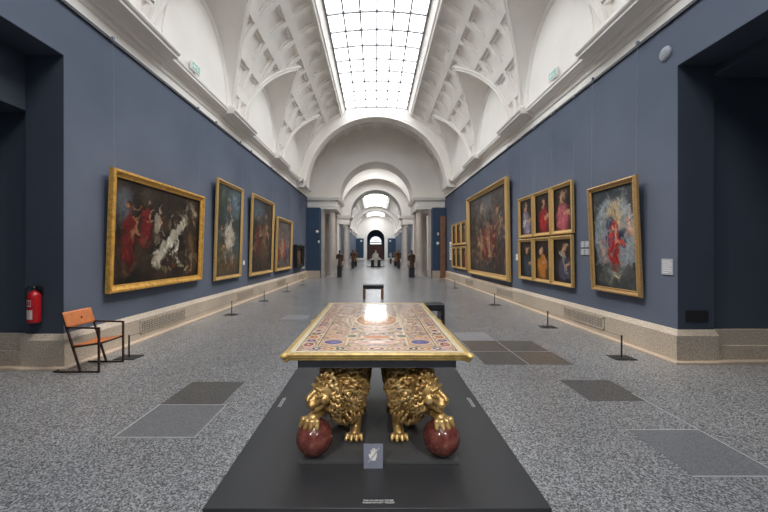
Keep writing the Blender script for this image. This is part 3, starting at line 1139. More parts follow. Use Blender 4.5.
    def smear(self, amp=0.03, cell=0.06):
        """drag the paint about with two scales of noise so that no outline stays hard"""
        res = self.nx / self.w
        for q, (am, ce) in enumerate(((amp, cell), (amp * 0.5, cell * 0.35))):
            a = vnoise(self.nx, self.nz, max(2, ce * self.h * res), self.seed + 31 + q) - 0.5
            b = vnoise(self.nx, self.nz, max(2, ce * self.h * res), self.seed + 41 + q) - 0.5
            i = np.clip(np.arange(self.nx)[:, None] + (a * 2 * am * self.h * res), 0, self.nx - 1).astype(int)
            j = np.clip(np.arange(self.nz)[None, :] + (b * 2 * am * self.h * res), 0, self.nz - 1).astype(int)
            self.rgb = self.rgb[i, j]
        return self
    def mesh(self, name, parent, mat, y=0.0, x0=None, z0=0.0, flat=False):
        x0 = -self.w / 2 if x0 is None else x0
        if flat:
            vs = [(x0 + u, z0 + v, y) for u, v in zip(self.U.ravel(), self.V.ravel())]
        else:
            vs = [(x0 + u, y, z0 + v) for u, v in zip(self.U.ravel(), self.V.ravel())]
        idx = np.arange(self.nx * self.nz).reshape(self.nx, self.nz)
        fs = np.stack([idx[:-1, :-1], idx[1:, :-1], idx[1:, 1:], idx[:-1, 1:]], -1).reshape(-1, 4).tolist()
        me = bpy.data.meshes.new(name)
        me.from_pydata(vs, [], fs)
        me.materials.append(mat)
        at = me.color_attributes.new('paint', 'FLOAT_COLOR', 'POINT')
        rgba = np.ones((self.nx * self.nz, 4), np.float32)
        rgba[:, :3] = np.clip(self.rgb.reshape(-1, 3), 0, 1)
        at.data.foreach_set('color', rgba.ravel())
        o = bpy.data.objects.new(name, me)
        COL.objects.link(o)
        o.parent = parent
        return o

def frame_mb(wd, ht, prof, beads=0.0, bead_r=0.0, bead_at=(0, 0)):
    """mitred picture frame round a wd x ht sight opening; prof: (outward distance, forward distance)"""
    m = MB()
    def ring(o, f):
        a, b = wd / 2 + o, ht / 2 + o
        return [(-a, -f, -b), (a, -f, -b), (a, -f, b), (-a, -f, b), (-a, -f, -b)]
    m.sweep(prof, lambda q: ring(*q))
    if beads:
        o, f = bead_at
        a, b = wd / 2 + o, ht / 2 + o
        for (x0, z0), (x1, z1) in (((-a, -b), (a, -b)), ((a, -b), (a, b)), ((a, b), (-a, b)), ((-a, b), (-a, -b))):
            L = math.hypot(x1 - x0, z1 - z0)
            n = int(L / beads)
            for k in range(n):
                t = (k + 0.5) / n
                m.sphere((x0 + (x1 - x0) * t, -f, z0 + (z1 - z0) * t), (bead_r, bead_r, bead_r), 6, 4)
    return m

def painting(label, s, y0, y1, z0, z1, fw, mat, paint, style='carved', group=None, tilt=0.03, wires=True, depth=0.09, cat='painting', edge=None, smear=0.022):
    """hang a framed picture on the left (s=-1) or right (s=+1) wall between y0..y1 and z0..z1 (outer frame)"""
    ow, oh = y1 - y0, z1 - z0
    root = thing('framed_painting', label, cat, (s * (W - 0.012), (y0 + y1) / 2, z0), (tilt, 0, -s * pi / 2), group)
    iw, ih = ow - 2 * fw, oh - 2 * fw
    cz = oh / 2
    d = depth
    if style == 'plain':
        prof = [(0, 0.02), (0, d * 0.45), (fw * 0.12, d * 0.5), (fw * 0.15, d * 0.42), (fw * 0.6, d * 0.75), (fw * 0.65, d), (fw * 0.9, d), (fw, d * 0.85), (fw, 0)]
    else:
        prof = [(0, 0.02), (0, d * 0.40), (fw * 0.14, d * 0.50), (fw * 0.2, d * 0.35), (fw * 0.45, d * 0.55), (fw * 0.55, d * 0.9), (fw * 0.72, d), (fw * 0.85, d * 0.86), (fw * 0.88, d * 0.7), (fw, d * 0.6), (fw, 0)]
    prof = [(o, f + 0.03) for o, f in prof]
    fm = frame_mb(iw, ih, prof, 0.0 if style == 'plain' else 0.055, fw * 0.13, (fw * 0.70, d + 0.025))
    f = fm.build('frame', mat, root)
    f.location = (0, 0, cz)
    if edge is not None:
        e = frame_mb(iw, ih, [(0.0, 0.03 + d * 0.42), (0.0, 0.03 + d * 0.52), (fw * 0.10, 0.03 + d * 0.56), (fw * 0.12, 0.03 + d * 0.4)])
        eo = e.build('inner_edge', edge, root)
        eo.location = (0, 0, cz)
    paint.clutter(260 if paint.nx * paint.nz < 12000 else 420).smear(smear)
    paint.rgb = paint.rgb * 0.8
    c = paint.mesh('canvas', root, M['canvas'], y=-0.035, x0=-paint.w / 2, z0=cz - paint.h / 2)
    c.scale = ((iw + 0.004) / paint.w, 1, 1)
    b = MB()
    b.box(-iw / 2 - fw * 0.5, iw / 2 + fw * 0.5, -0.031, 0.0, fw * 0.5, oh - fw * 0.5)
    b.build('stretcher', M['ebony'], root)
    if wires:
        H = ZR - 0.02 - z1
        wm = MB()
        for sx in (-1, 1):
            x = sx * ow * 0.46
            wm = MB()
            wm.tube([(x, -0.03, oh - 0.02), (x, tilt * H + 0.0, oh + H)], 0.0028, 5)
            wm.box(x - 0.02, x + 0.02, tilt * H - 0.02 - tilt * 0, tilt * H + 0.02, oh + H - 0.05, oh + H + 0.01)
            wm.build('hanging_wire', M['wire'], root)
    return root

# ---- pictures on the left wall
DK, DK2 = (22, 17, 14), (48, 36, 26)
p = Paint(2.9, 1.82, 60, 3).fill((20, 17, 15), (58, 45, 34), 0.35)
p.ell(0.08, 0.75, 0.16, 0.25, (86, 92, 100), 0, 0.6, 0.8)
p.ell(0.30, 0.88, 0.10, 0.16, (60, 50, 42), 0, 0.6)
p.stroke([(0.10, 0.10), (0.30, 0.42), (0.52, 0.62)], 0.10, (62, 48, 34), 0.6)
p.figure(0.13, 0.12, 0.72, (104, 28, 26), (54, 18, 16), (150, 100, 70), (38, 26, 22))
p.figure(0.29, 0.30, 0.58, (112, 30, 30), (60, 20, 20), (160, 124, 96), (90, 78, 70), 0.1)
p.figure(0.42, 0.40, 0.42, (150, 138, 122), (84, 72, 62), (196, 158, 128), (160, 148, 132), 0.12)
p.stroke([(0.40, 0.18), (0.50, 0.34), (0.62, 0.50), (0.78, 0.66)], 0.075, (176, 168, 150), 0.5)
p.stroke([(0.46, 0.24), (0.60, 0.44)], 0.03, (206, 200, 186), 0.7)
p.stroke([(0.66, 0.52), (0.68, 0.20)], 0.028, (198, 190, 172), 0.6)
p.daubs(70, (0.55, 0.62, 0.95, 0.90), [(150, 134, 112), (100, 72, 50), (176, 162, 140), (50, 38, 30), (34, 28, 24)], (0.015, 0.05))
p.daubs(70, (0.50, 0.06, 0.97, 0.30), [(150, 128, 92), (90, 70, 50), (140, 50, 34), (176, 160, 120), (40, 34, 28)], (0.015, 0.045))
p.ell(0.88, 0.42, 0.07, 0.2, (108, 82, 54), 20, 0.5, 0.8)
p.daubs(110, (0.02, 0.02, 0.98, 0.98), [(66, 50, 36), (26, 22, 20), (90, 70, 50), (120, 96, 70)], (0.01, 0.04), 0.5)
painting('large wide dark painting in bright gold frame, nearest on the left wall', -1, 5.62, 8.62, 0.97, 3.06, 0.125, M['gilt'], p, 'plain', tilt=0.035, depth=0.09)

p = Paint(1.84, 2.66, 60, 5).fill((66, 82, 84), (34, 40, 38), 0.5)
p.ell(0.75, 0.82, 0.25, 0.2, (92, 112, 122), 20, 0.8, 0.9)
p.ell(0.15, 0.80, 0.16, 0.22, (46, 56, 36), 0, 0.6)
p.ell(0.5, 0.10, 0.5, 0.14, (92, 70, 46), 4, 0.5)
p.ell(0.5, 0.46, 0.14, 0.22, (196, 186, 170), 0, 0.35)
p.ell(0.52, 0.62, 0.07, 0.12, (206, 196, 180), 14, 0.35)
p.stroke([(0.42, 0.34), (0.38, 0.16)], 0.024, (190, 178, 160)); p.stroke([(0.60, 0.34), (0.62, 0.16)], 0.024, (182, 168, 150))
p.figure(0.46, 0.52, 0.36, (66, 60, 66), (38, 34, 38), (190, 150, 120), (60, 40, 30))
p.figure(0.24, 0.10, 0.46, (72, 66, 44), (40, 38, 28), (172, 130, 96), (40, 30, 22))
p.daubs(70, (0.05, 0.04, 0.95, 0.30), [(120, 96, 62), (60, 46, 32), (90, 84, 60)], (0.02, 0.06), 0.6)
p.daubs(50, (0.05, 0.6, 0.95, 0.97), [(80, 100, 110), (50, 60, 52), (110, 126, 130)], (0.02, 0.06), 0.5)
painting('tall painting, pale white shape under teal sky, second along the left wall', -1, 9.36, 11.2, 0.86, 3.72, 0.11, M['gilt_carved'], p, tilt=0.03, depth=0.07)

p = Paint(2.3, 2.6, 55, 8).fill((52, 44, 38), (28, 24, 24), 0.5)
p.ell(0.3, 0.85, 0.3, 0.18, (84, 98, 112), 0, 0.7, 0.85)
p.figure(0.30, 0.16, 0.66, (96, 36, 32), (54, 26, 24), (188, 146, 116), (52, 36, 28))
p.figure(0.62, 0.12, 0.78, (104, 80, 52), (58, 44, 32), (180, 134, 100), (46, 32, 24), 0.05, 1.2)
p.ell(0.5, 0.28, 0.22, 0.2, (92, 66, 42), 30, 0.5, 0.9)
p.daubs(110, (0.05, 0.05, 0.95, 0.75), [(120, 92, 60), (50, 36, 28), (150, 124, 92), (70, 50, 36)], (0.02, 0.06), 0.6)
painting('tall brown painting of draped figures, third frame along the left wall between two tall ones', -1, 12.0, 14.6, 0.8, 3.76, 0.13, M['gilt_carved'], p, tilt=0.03, depth=0.08)

p = Paint(2.4, 2.1, 50, 9).fill((70, 58, 50), (104, 98, 100), 0.4)
for q, (x, h, c) in enumerate(((0.2, 0.6, (150, 60, 48)), (0.4, 0.72, (186, 150, 110)), (0.58, 0.66, (160, 52, 44)), (0.78, 0.7, (84, 92, 120)))):
    p.figure(x, 0.08, h, c, tuple(int(v * 0.55) for v in c))
p.daubs(90, (0.05, 0.05, 0.95, 0.9), [(170, 130, 96), (90, 50, 40), (176, 160, 140), (70, 66, 76)], (0.02, 0.06), 0.6)
painting('smaller reddish crowded painting, fourth gold frame along the left wall', -1, 15.05, 17.8, 0.81, 3.26, 0.14, M['gilt_carved'], p, tilt=0.03, depth=0.1)

p = Paint(1.4, 0.9, 50, 10).fill((70, 50, 36), (128, 110, 84), 0.3)
p.ell(0.5, 0.2, 0.5, 0.16, (96, 52, 30), 0, 0.5)
r5 = painting('small landscape in a deep black frame, last and farthest picture on the left wall', -1, 18.6, 20.5, 0.82, 2.08, 0.2, M['ebony'], p, 'plain', tilt=0.0, wires=False, depth=0.2)

# ---- pictures on the right wall (local left = far end)
p = Paint(1.28, 1.90, 90, 21).fill((50, 54, 56), (74, 78, 78), 0.4)
p.ell(0.5, 0.52, 0.345, 0.43, (142, 152, 158), 0, 0.12, 0.9, False)
p.ell(0.35, 0.35, 0.16, 0.2, (112, 120, 122), 0, 0.8, 0.8)
p.ell(0.5, 0.62, 0.2, 0.26, (190, 172, 128), 0, 0.9, 0.9)
p.ell(0.5, 0.78, 0.13, 0.12, (216, 186, 120), 0, 0.9, 0.9)
p.ell(0.5, 0.94, 0.4, 0.07, (62, 68, 74), 0, 0.5, 0.9)
p.ell(0.66, 0.47, 0.12, 0.09, (34, 44, 64), -20, 0.3)
p.ell(0.39, 0.58, 0.09, 0.18, (22, 48, 86), -8, 0.3)
p.ell(0.5, 0.34, 0.1, 0.24, (150, 38, 32), 0, 0.25)
p.ell(0.52, 0.56, 0.085, 0.13, (166, 50, 40), 0, 0.3)
for q in range(4):
    p.stroke([(0.44 + 0.045 * q, 0.14), (0.48 + 0.02 * q, 0.58)], 0.006, (112, 26, 24) if q % 2 else (190, 72, 54), 0.8)
p.ell(0.52, 0.755, 0.042, 0.06, (90, 62, 42), 0, 0.3)
p.ell(0.512, 0.748, 0.028, 0.042, (214, 170, 140), 0, 0.3)
p.stroke([(0.46, 0.60), (0.56, 0.57)], 0.018, (206, 160, 130))
for x, y in ((0.2, 0.36), (0.27, 0.28), (0.84, 0.62), (0.88, 0.54)):
    p.ell(x, y, 0.035, 0.08, (196, 144, 118), 25, 0.4)
    p.ell(x, y + 0.085, 0.022, 0.026, (150, 106, 80), 0, 0.4)
p.daubs(60, (0.1, 0.05, 0.9, 0.22), [(64, 68, 62), (104, 106, 96), (48, 52, 50)], (0.03, 0.08), 0.6)
p.ell(0.52, 0.12, 0.07, 0.035, (196, 190, 160), 0, 0.4)
painting('upright painting of red-robed figure in pale oval glow, nearest on the right wall', 1, 5.80, 7.12, 0.88, 2.98, 0.10, M['gilt_dark'], p, tilt=0.045, depth=0.075, smear=0.013, edge=M['gilt_carved'])

g6 = 'six small gold-framed half-length portraits hung two rows by three'
PORT = [  # (column from the near end, row, robe, shade, label)
    (0, 1, (176, 92, 100), (104, 48, 58), 'half-length portrait in rose pink robe, top row, nearest the oval glow picture'),
    (1, 1, (150, 34, 38), (84, 22, 26), 'half-length portrait in bright red robe, middle of the top row'),
    (2, 1, (132, 122, 140), (74, 68, 82), 'half-length portrait in lilac grey robe, top row farthest of its three'),
    (0, 0, (66, 66, 84), (36, 36, 50), 'half-length portrait in dark slate robe, bottom row nearest the red-robed oval picture'),
    (1, 0, (176, 112, 40), (104, 64, 26), 'half-length portrait in ochre yellow robe, middle of the bottom row'),
    (2, 0, (52, 66, 78), (28, 36, 44), 'half-length portrait in dark teal robe, bottom row farthest of its three')]
for k, (c, r, robe, shade, lab) in enumerate(PORT):
    p = Paint(0.78, 1.04, 60, 40 + k).fill((26, 20, 18), (44, 34, 28), 0.3)
    lx = 0.5 + (0.06 if k % 2 else -0.05)
    p.ell(lx, 0.24, 0.36, 0.42, shade, 0, 0.3)
    p.ell(lx - 0.02, 0.30, 0.26, 0.38, robe, 8 - 5 * k, 0.35)
    for q in range(4):
        p.stroke([(lx - 0.24 + 0.14 * q, 0.05), (lx - 0.1 + 0.06 * q, 0.55)], 0.015, shade if q % 2 else tuple(min(255, int(v * 1.25)) for v in robe), 0.8, 0.8)
    p.stroke([(lx + 0.28, 0.42), (lx + 0.05, 0.36)], 0.05, (198, 154, 124), 0.5)
    p.ell(lx, 0.765, 0.125, 0.145, (52, 38, 28) if k % 3 else (110, 92, 78), 0, 0.3)
    p.ell(lx - 0.03, 0.745, 0.088, 0.115, (196, 154, 124), 0, 0.3)
    p.ell(lx + 0.03, 0.73, 0.03, 0.07, (140, 100, 78), 0, 0.6, 0.7)
    if k == 2:
        p.ell(0.28, 0.35, 0.1, 0.09, (206, 200, 188), 0, 0.4)
    if k == 3:
        p.stroke([(0.35, 0.72), (0.7, 0.2)], 0.035, (176, 170, 160), 0.5)
    y0 = 7.80 + c * 0.99
    z0 = 0.84 if r == 0 else 2.10
    painting(lab, 1, y0, y0 + 0.95, z0, z0 + 1.22, 0.09, M['gilt_carved'], p, 'plain', g6, tilt=0.02, wires=(r == 1), depth=0.07)

p = Paint(4.5, 3.1, 38, 30).fill((44, 36, 32), (74, 70, 70), 0.6)
p.ell(0.5, 0.86, 0.3, 0.16, (96, 104, 112), 0, 0.8, 0.8)
p.ell(0.36, 0.84, 0.11, 0.07, (150, 130, 112), 20, 0.5)
p.ell(0.15, 0.65, 0.2, 0.3, (38, 32, 28), 0, 0.5)
for x, y0, h, c in ((0.22, 0.08, 0.5, (92, 60, 44)), (0.34, 0.1, 0.5, (150, 116, 84)), (0.46, 0.12, 0.58, (136, 48, 40)), (0.57, 0.1, 0.52, (166, 130, 98)),
                    (0.66, 0.14, 0.62, (110, 42, 38)), (0.78, 0.1, 0.72, (84, 62, 50)), (0.88, 0.1, 0.6, (60, 54, 60))):
    p.figure(x, y0, h, c, tuple(int(v * 0.5) for v in c), (182, 140, 110), (44, 32, 26), 0.03 * (x - 0.5), 0.9)
p.daubs(220, (0.05, 0.05, 0.95, 0.62), [(160, 126, 92), (70, 44, 34), (120, 60, 46), (40, 34, 32), (176, 150, 120)], (0.015, 0.05), 0.6)
p.daubs(70, (0.1, 0.6, 0.9, 0.97), [(110, 104, 100), (60, 56, 54), (140, 124, 106)], (0.03, 0.08), 0.5)
painting('very large crowded dark painting with ornate gold frame, biggest picture on the right wall', 1, 11.45, 16.4, 0.66, 4.23, 0.19, M['gilt_carved'], p, tilt=0.02, depth=0.14)

g7 = 'far block of six small gold-framed portraits on the right wall'
names = [('top', 1), ('bottom', 0)]
cols7 = [(120, 40, 36), (96, 84, 60), (60, 66, 84), (140, 66, 36), (84, 56, 40), (110, 70, 34)]
for c in range(3):
    for rn, r in names:
        k = c * 2 + r
        rb = cols7[k]
        p = Paint(0.78, 0.98, 30, 60 + k).fill((30, 24, 20), (52, 40, 32), 0.3)
        p.ell(0.5, 0.3, 0.3, 0.4, rb, 0, 0.35)
        p.ell(0.5, 0.76, 0.12, 0.14, (54, 40, 30), 0, 0.3)
        p.ell(0.47, 0.74, 0.085, 0.11, (190, 148, 118), 0, 0.3)
        y0 = 16.95 + c * 1.07
        z0 = 0.78 if r == 0 else 2.06
        painting('small gold-framed portrait in far block, %s row, %s column' % (rn, ('nearest', 'middle', 'farthest')[c]), 1, y0, y0 + 1.02, z0, z0 + 1.2, 0.11, M['gilt_carved'], p, 'plain', g7, tilt=0.02, wires=False, depth=0.07)

# ------------------------------------------------------------------ wall labels
def wall_card(label, s, y, z, wd, ht, mat='card', lines=5, group=None):
    root = thing('wall_label', label, 'label', (s * W, y, z), (0, 0, -s * pi / 2), group)
    m = MB()
    m.box(-wd / 2, wd / 2, -0.014, 0.0, -ht / 2, ht / 2)
    m.build('panel', M[mat], root)
    t = MB()
    rng = random.Random(int(y * 100))
    for k in range(lines):
        zz = ht * (0.36 - 0.72 * k / max(1, lines - 1))
        t.box(-wd * 0.40, wd * (0.40 if k % 3 else 0.1 + 0.2 * rng.random()), -0.0155, -0.014, zz - ht * 0.018, zz + ht * 0.018)
    t.build('text_lines', M['lettering' if mat != 'white' else 'ink'], root)
wall_card('grey text panel on blue wall between the red-robed picture and the right corner', 1, 5.37, 1.425, 0.21, 0.25, lines=7)
gl = 'four small cards in a two by two block'
for a, yy in (('far', 7.56), ('near', 7.40)):
    for b, zz in (('upper', 1.83), ('lower', 1.665)):
        wall_card('small pale card, %s %s one of the four between portraits and red-robed picture' % (b, 'left' if a == 'far' else 'right'), 1, yy, zz, 0.135, 0.135, 'card', 4, gl)
wall_card('small white card between the huge dark painting and the six portraits', 1, 11.08, 1.5, 0.14, 0.2, 'white', 4)
wall_card('tall white text panel on right wall beyond the far block of portraits', 1, 20.9, 1.75, 0.5, 1.1, 'white', 9)
wall_card('small white card beside second painting on the left wall', -1, 11.65, 1.3, 0.14, 0.14, 'white', 3)
wall_card('small white card beside black framed picture on the left wall', -1, 20.85, 1.15, 0.16, 0.16, 'white', 3)
wall_card('tall white text panel low on the far end of the left wall', -1, 21.35, 1.02, 0.55, 0.72, 'white', 9)

# ------------------------------------------------------------------ round sounder, exit signs, plate, extinguisher
t = thing('alarm_sounder', 'round pale disc high on right blue wall near the corner', 'alarm', (W, 5.40, 4.80), (0, 0, -pi / 2))
m = MB()
m.lathe([(0.105, 0.0), (0.105, -0.02), (0.10, -0.03), (0.085, -0.034)], 32, axis='Y')
m.build('housing', M['card'], t, smooth=True)
m = MB()
m.lathe([(0.082, -0.03), (0.082, -0.042), (0.05, -0.05), (0.02, -0.052)], 28, axis='Y')
for a in range(3):
    m.box(-0.05, 0.05, -0.056, -0.05, -0.035 + 0.03 * a, -0.025 + 0.03 * a)
m.build('grille', M['card'], t, smooth=True)

def running_sign(label, s, y):
    t = thing('exit_sign', label, 'exit sign', (s * 4.40, y, 5.90), (0, 0, -s * pi / 2))
    m = MB()
    m.box(-0.03, 0.03, -0.03, 0.0, 0.0, 0.05)
    m.build('bracket', M['card'], t)
    m = MB()
    m.box(-0.19, 0.19, -0.07, -0.02, 0.05, 0.25)
    b = m.build('sign_box', M['white'], t)
    g = MB()
    g.box(-0.17, 0.17, -0.074, -0.07, 0.07, 0.23)
    g.build('green_face', M['green'], t)
    w_ = MB()
    w_.add([(-0.14, -0.076, 0.15), (-0.08, -0.076, 0.20), (-0.08, -0.076, 0.165), (0.0, -0.076, 0.165), (0.0, -0.076, 0.135), (-0.08, -0.076, 0.135), (-0.08, -0.076, 0.10)], [tuple(range(7))])
    w_.box(0.03, 0.05, -0.077, -0.074, 0.09, 0.16)
    w_.sphere((0.06, -0.076, 0.19), (0.016, 0.003, 0.016), 10, 6)
    w_.bar((0.04, -0.076, 0.16), (0.10, -0.076, 0.13), 0.012, 0.012)
    w_.bar((0.05, -0.076, 0.17), (0.02, -0.076, 0.14), 0.012, 0.012)
    w_.build('white_arrow_and_runner', M['white'], t)
running_sign('small white and green exit sign on the cornice of left lunette', -1, 8.15)
running_sign('small white and green exit sign on the cornice of right lunette', 1, 8.45)

m = MB()
m.box(-0.17, 0.17, -0.02, 0.0, -0.085, 0.085)
o = bevel(m.build('black_wall_plate', M['black_metal'], loc=(4.83, YR - 0.006, 0.685)), 0.004)
tag(o, 'black rectangular plate on the dark blue reveal above right skirting corner', 'plate')

# fire extinguisher on the left reveal
t = thing('fire_extinguisher', 'red fire extinguisher with pale labels hung on left dark blue reveal', 'fire extinguisher', (-4.88, YL - 0.10, 0.655))
m = MB()
m.lathe([(0.05, 0.0), (0.071, 0.01), (0.076, 0.03), (0.076, 0.36), (0.072, 0.39), (0.052, 0.43), (0.03, 0.45), (0.026, 0.47)], 28)
m.build('cylinder', M['red'], t, smooth=True)
m = MB()
def wrap(m, z0, z1, a0, a1, r=0.0775, n=12):
    m.sweep([z0, z1], lambda z: [(r * sin(a0 + (a1 - a0) * k / n), -r * cos(a0 + (a1 - a0) * k / n), z) for k in range(n + 1)])
wrap(m, 0.06, 0.19, -0.75, 0.55)
wrap(m, 0.235, 0.33, -0.75, 0.35)
m.build('printed_label', M['pale_print'], t)
m = MB()
wrap(m, 0.335, 0.35, -0.5, 0.4, 0.0778)
for k, (a0, a1) in enumerate(((-0.6, -0.35), (-0.25, 0.0), (0.08, 0.28))):
    wrap(m, 0.25, 0.315, a0, a1, 0.0782)
m.build('red_print', M['red'], t)
m = MB()
m.lathe([(0.03, 0.46), (0.032, 0.50), (0.02, 0.52)], 14)
m.bar((0.0, 0, 0.51), (0.10, 0, 0.53), 0.03, 0.012)
m.bar((0.0, 0, 0.50), (0.09, 0, 0.485), 0.025, 0.01)
m.build('valve_handle', M['black_metal'], t)
m = MB()
m.tube([(0, -0.01, 0.50), (-0.05, -0.02, 0.52), (-0.09, -0.02, 0.48), (-0.10, -0.02, 0.38), (-0.098, -0.01, 0.26), (-0.095, 0.0, 0.14)], 0.011, 8)
m.tube([(-0.095, 0.0, 0.16), (-0.095, 0.0, 0.05)], [0.012, 0.02], 8)
m.build('hose', M['black_metal'], t, smooth=True)
m = MB()
m.box(-0.04, 0.04, 0.07, 0.094, 0.40, 0.50)
m.bar((0, 0.08, 0.44), (0, 0.0, 0.46), 0.03, 0.015)
m.build('wall_bracket', M['black_metal'], t)

# ------------------------------------------------------------------ leather chair
t = thing('leather_chair', 'tan leather sling armchair with brown steel frame against the left wall', 'chair', (-4.13, 4.92, 0.0))
cx, cy = -4.13, 4.92
def L_(x, y, z):
    return (x - cx - 0.05, y - cy, z)
bw = 0.022
for nm, yy, part in (('side_frame', 4.69, 0), ('side_frame', 5.14, 1)):
    m = MB()
    m.bar(L_(-3.80, yy, 0.0), L_(-3.80, yy, 0.62), bw, bw)
    m.bar(L_(-3.79, yy, 0.61), L_(-4.26, yy, 0.62), bw, bw)
    m.bar(L_(-3.79, yy, 0.011), L_(-4.42, yy, 0.011), bw, bw)
    m.bar(L_(-4.05, yy, 0.0), L_(-4.31, yy, 0.83), bw, bw)
    m.bar(L_(-3.80, yy, 0.40), L_(-4.165, yy, 0.345), bw, bw)
    m.build('side_frame', M['brown_metal'], t)
for x_, z_ in ((-3.82, 0.39), (-4.16, 0.345), (-4.42, 0.011)):
    m = MB()
    m.bar(L_(x_, 4.69, z_), L_(x_, 5.14, z_), bw, bw)
    m.build('cross_bar', M['brown_metal'], t)
m = MB()
n = 10
def seatrow(off):
    rows = []
    for i in range(n + 1):
        f = i / n
        rows.append([L_(-3.80 - 0.40 * f, 4.70 + 0.43 * g / 8, 0.410 - 0.045 * f - 0.012 * sin(pi * f) - 0.008 * sin(pi * g / 8) + off) for g in range(9)])
    return rows
m.sweep(seatrow(0.008), lambda r: r)
o = m.build('seat', M['leather'], t, smooth=True)
sd = o.modifiers.new('thickness', 'SOLIDIFY'); sd.thickness = 0.008
m = MB()
rows = []
for i in range(9):
    f = i / 8
    rows.append([L_(-4.235 - 0.070 * f + 0.012, 4.68 + 0.47 * g / 8, 0.61 + 0.215 * f) if g in (0, 8) else L_(-4.235 - 0.070 * f - 0.012 * sin(pi * g / 8) + 0.012, 4.68 + 0.47 * g / 8, 0.61 + 0.215 * f) for g in range(9)])
m.sweep(rows, lambda r: r)
o = m.build('backrest', M['leather'], t, smooth=True)
sd = o.modifiers.new('thickness', 'SOLIDIFY'); sd.thickness = 0.01
m = MB()
m.lathe([(0.016, 0.0), (0.016, 0.004), (0.012, 0.006)], 14, (-4.245 - cx - 0.05 + 0.008, 4.92 - cy, 0.72), axis='X')
m.build('stud', M['brown_metal'], t)
for ch in t.children:
    ch.location.x += 0.0

# ------------------------------------------------------------------ barrier posts with cords
GP = 'low black barrier posts'
def barrier_post(x, y, lab, first=[]):
    if not first:
        t = thing('barrier_post', lab, 'barrier post', (x, y, 0), (0, 0, 0), GP)
        m = MB()
        m.box(-0.16, 0.16, -0.12, 0.12, 0.0, 0.012)
        bevel(m.build('base_plate', M['black_metal'], t), 0.003)
        m = MB()
        m.lathe([(0.012, 0.012), (0.012, 0.35), (0.009, 0.356)], 12)
        m.build('post', M['black_metal'], t, smooth=True)
        m = MB()
        m.lathe([(0.014, 0.325), (0.0145, 0.335), (0.014, 0.345)], 12)
        m.build('cord_clip', M['black_metal'], t, smooth=True)
        first.append(t)
        return t
    t = dup(first[0])
    t.location = (x, y, 0)
    t['label'] = lab
    return t
def cord(t, x1, y1):
    """thin cord clipped between this post and the next one"""
    x0, y0 = t.location.x, t.location.y
    m = MB()
    m.tube([(0, 0, 0.338), ((x1 - x0) / 2, (y1 - y0) / 2, 0.330), (x1 - x0, y1 - y0, 0.338)], 0.0028, 6)
    m.build('cord', M['black_metal'], t)
LP = [(-3.92, 5.36), (-3.86, 9.05), (-3.83, 11.6), (-3.78, 14.4), (-3.72, 17.3)]
RP = [(3.80, 5.34), (3.76, 7.55), (3.70, 10.75), (3.62, 15.8), (3.60, 19.3)]
ordn = ['nearest the camera', 'second from the camera', 'third from the camera', 'fourth from the camera', 'farthest from the camera']
posts = []
for k, (x, y) in enumerate(LP):
    posts.append(barrier_post(x, y, 'low black barrier post on square base along left wall, ' + ordn[k]))
for k, (x, y) in enumerate(RP):
    posts.append(barrier_post(x, y, 'low black barrier post on square base along right wall, ' + ordn[k]))
for k in range(4):
    cord(posts[k], *LP[k + 1])
    cord(posts[5 + k], *RP[k + 1])

# ------------------------------------------------------------------ benches
def bench(x, y, wd, dp, h, lab, legmat):
    t = thing('gallery_bench', lab, 'bench', (x, y, 0))
    m = MB()
    m.box(-wd / 2, wd / 2, -dp / 2, dp / 2, h - 0.12, h)
    bevel(m.build('seat', M['black_leather'], t), 0.02, 3)
    for s in (-1, 1):
        m = MB()
        m.box(*sorted((s * wd / 2, s * (wd / 2 - 0.09))), -dp / 2, dp / 2, 0.0, h - 0.12)
        m.build('leg', legmat, t)
    m = MB()
    m.box(-wd / 2 + 0.09, wd / 2 - 0.09, -dp / 2 + 0.05, dp / 2 - 0.05, h - 0.15, h - 0.12)
    m.build('rail', M['black_metal'], t)
bench(-0.13, 12.3, 0.74, 0.5, 0.50, 'dark padded bench with brown side legs in middle of the hall', M['brown_wood'])
bench(1.17, 7.75, 0.62, 0.42, 0.50, 'black bench standing just behind the right edge of the inlaid table', M['black_metal'])

# ------------------------------------------------------------------ platform, plinth, table
PX = -0.04
m = MB()
m.box(PX - 1.008, PX + 1.008, 1.967, 5.1, 0.0, 0.175)
tag(bevel(m.build('display_platform', M['platform']), 0.004), 'wide low dark grey platform carrying the lion table', 'platform')
m = MB()
m.box(PX - 0.55, PX + 0.575, 2.375, 4.75, 0.175, 0.20)
tag(bevel(m.build('inner_plinth', M['slab_grey']), 0.003), 'thin dark grey slab on the platform under the lions and balls', 'plinth')

def text(body, size, loc, rot, lab, name='floor_lettering', spacing=1.0):
    c = bpy.data.curves.new(name, 'FONT')
    c.body = body
    c.size = size
    c.extrude = 0.0004
    c.align_x = 'CENTER'
    c.align_y = 'CENTER'
    c.space_line = spacing
    c.materials.append(M['lettering'])
    tmp = bpy.data.objects.new(name, c)
    COL.objects.link(tmp)
    dg = bpy.context.evaluated_depsgraph_get()
    me = bpy.data.meshes.new_from_object(tmp.evaluated_get(dg))
    bpy.data.objects.remove(tmp)
    o = bpy.data.objects.new(name, me)
    COL.objects.link(o)
    o.location = loc
    o.rotation_euler = rot
    return tag(o, lab, 'lettering')
text('POR FAVOR NO TOCAR\nPLEASE DO NOT TOUCH', 0.0165, (PX + 0.008, 2.02, 0.1762), (0, 0, 0), 'two lines of small white lettering at the front edge of dark platform', spacing=1.05)
text('POR FAVOR NO TOCAR\nPLEASE DO NOT TOUCH', 0.018, (PX - 0.93, 3.36, 0.1762), (0, 0, pi / 2), 'two lines of small white lettering on left edge of dark platform', spacing=1.05)
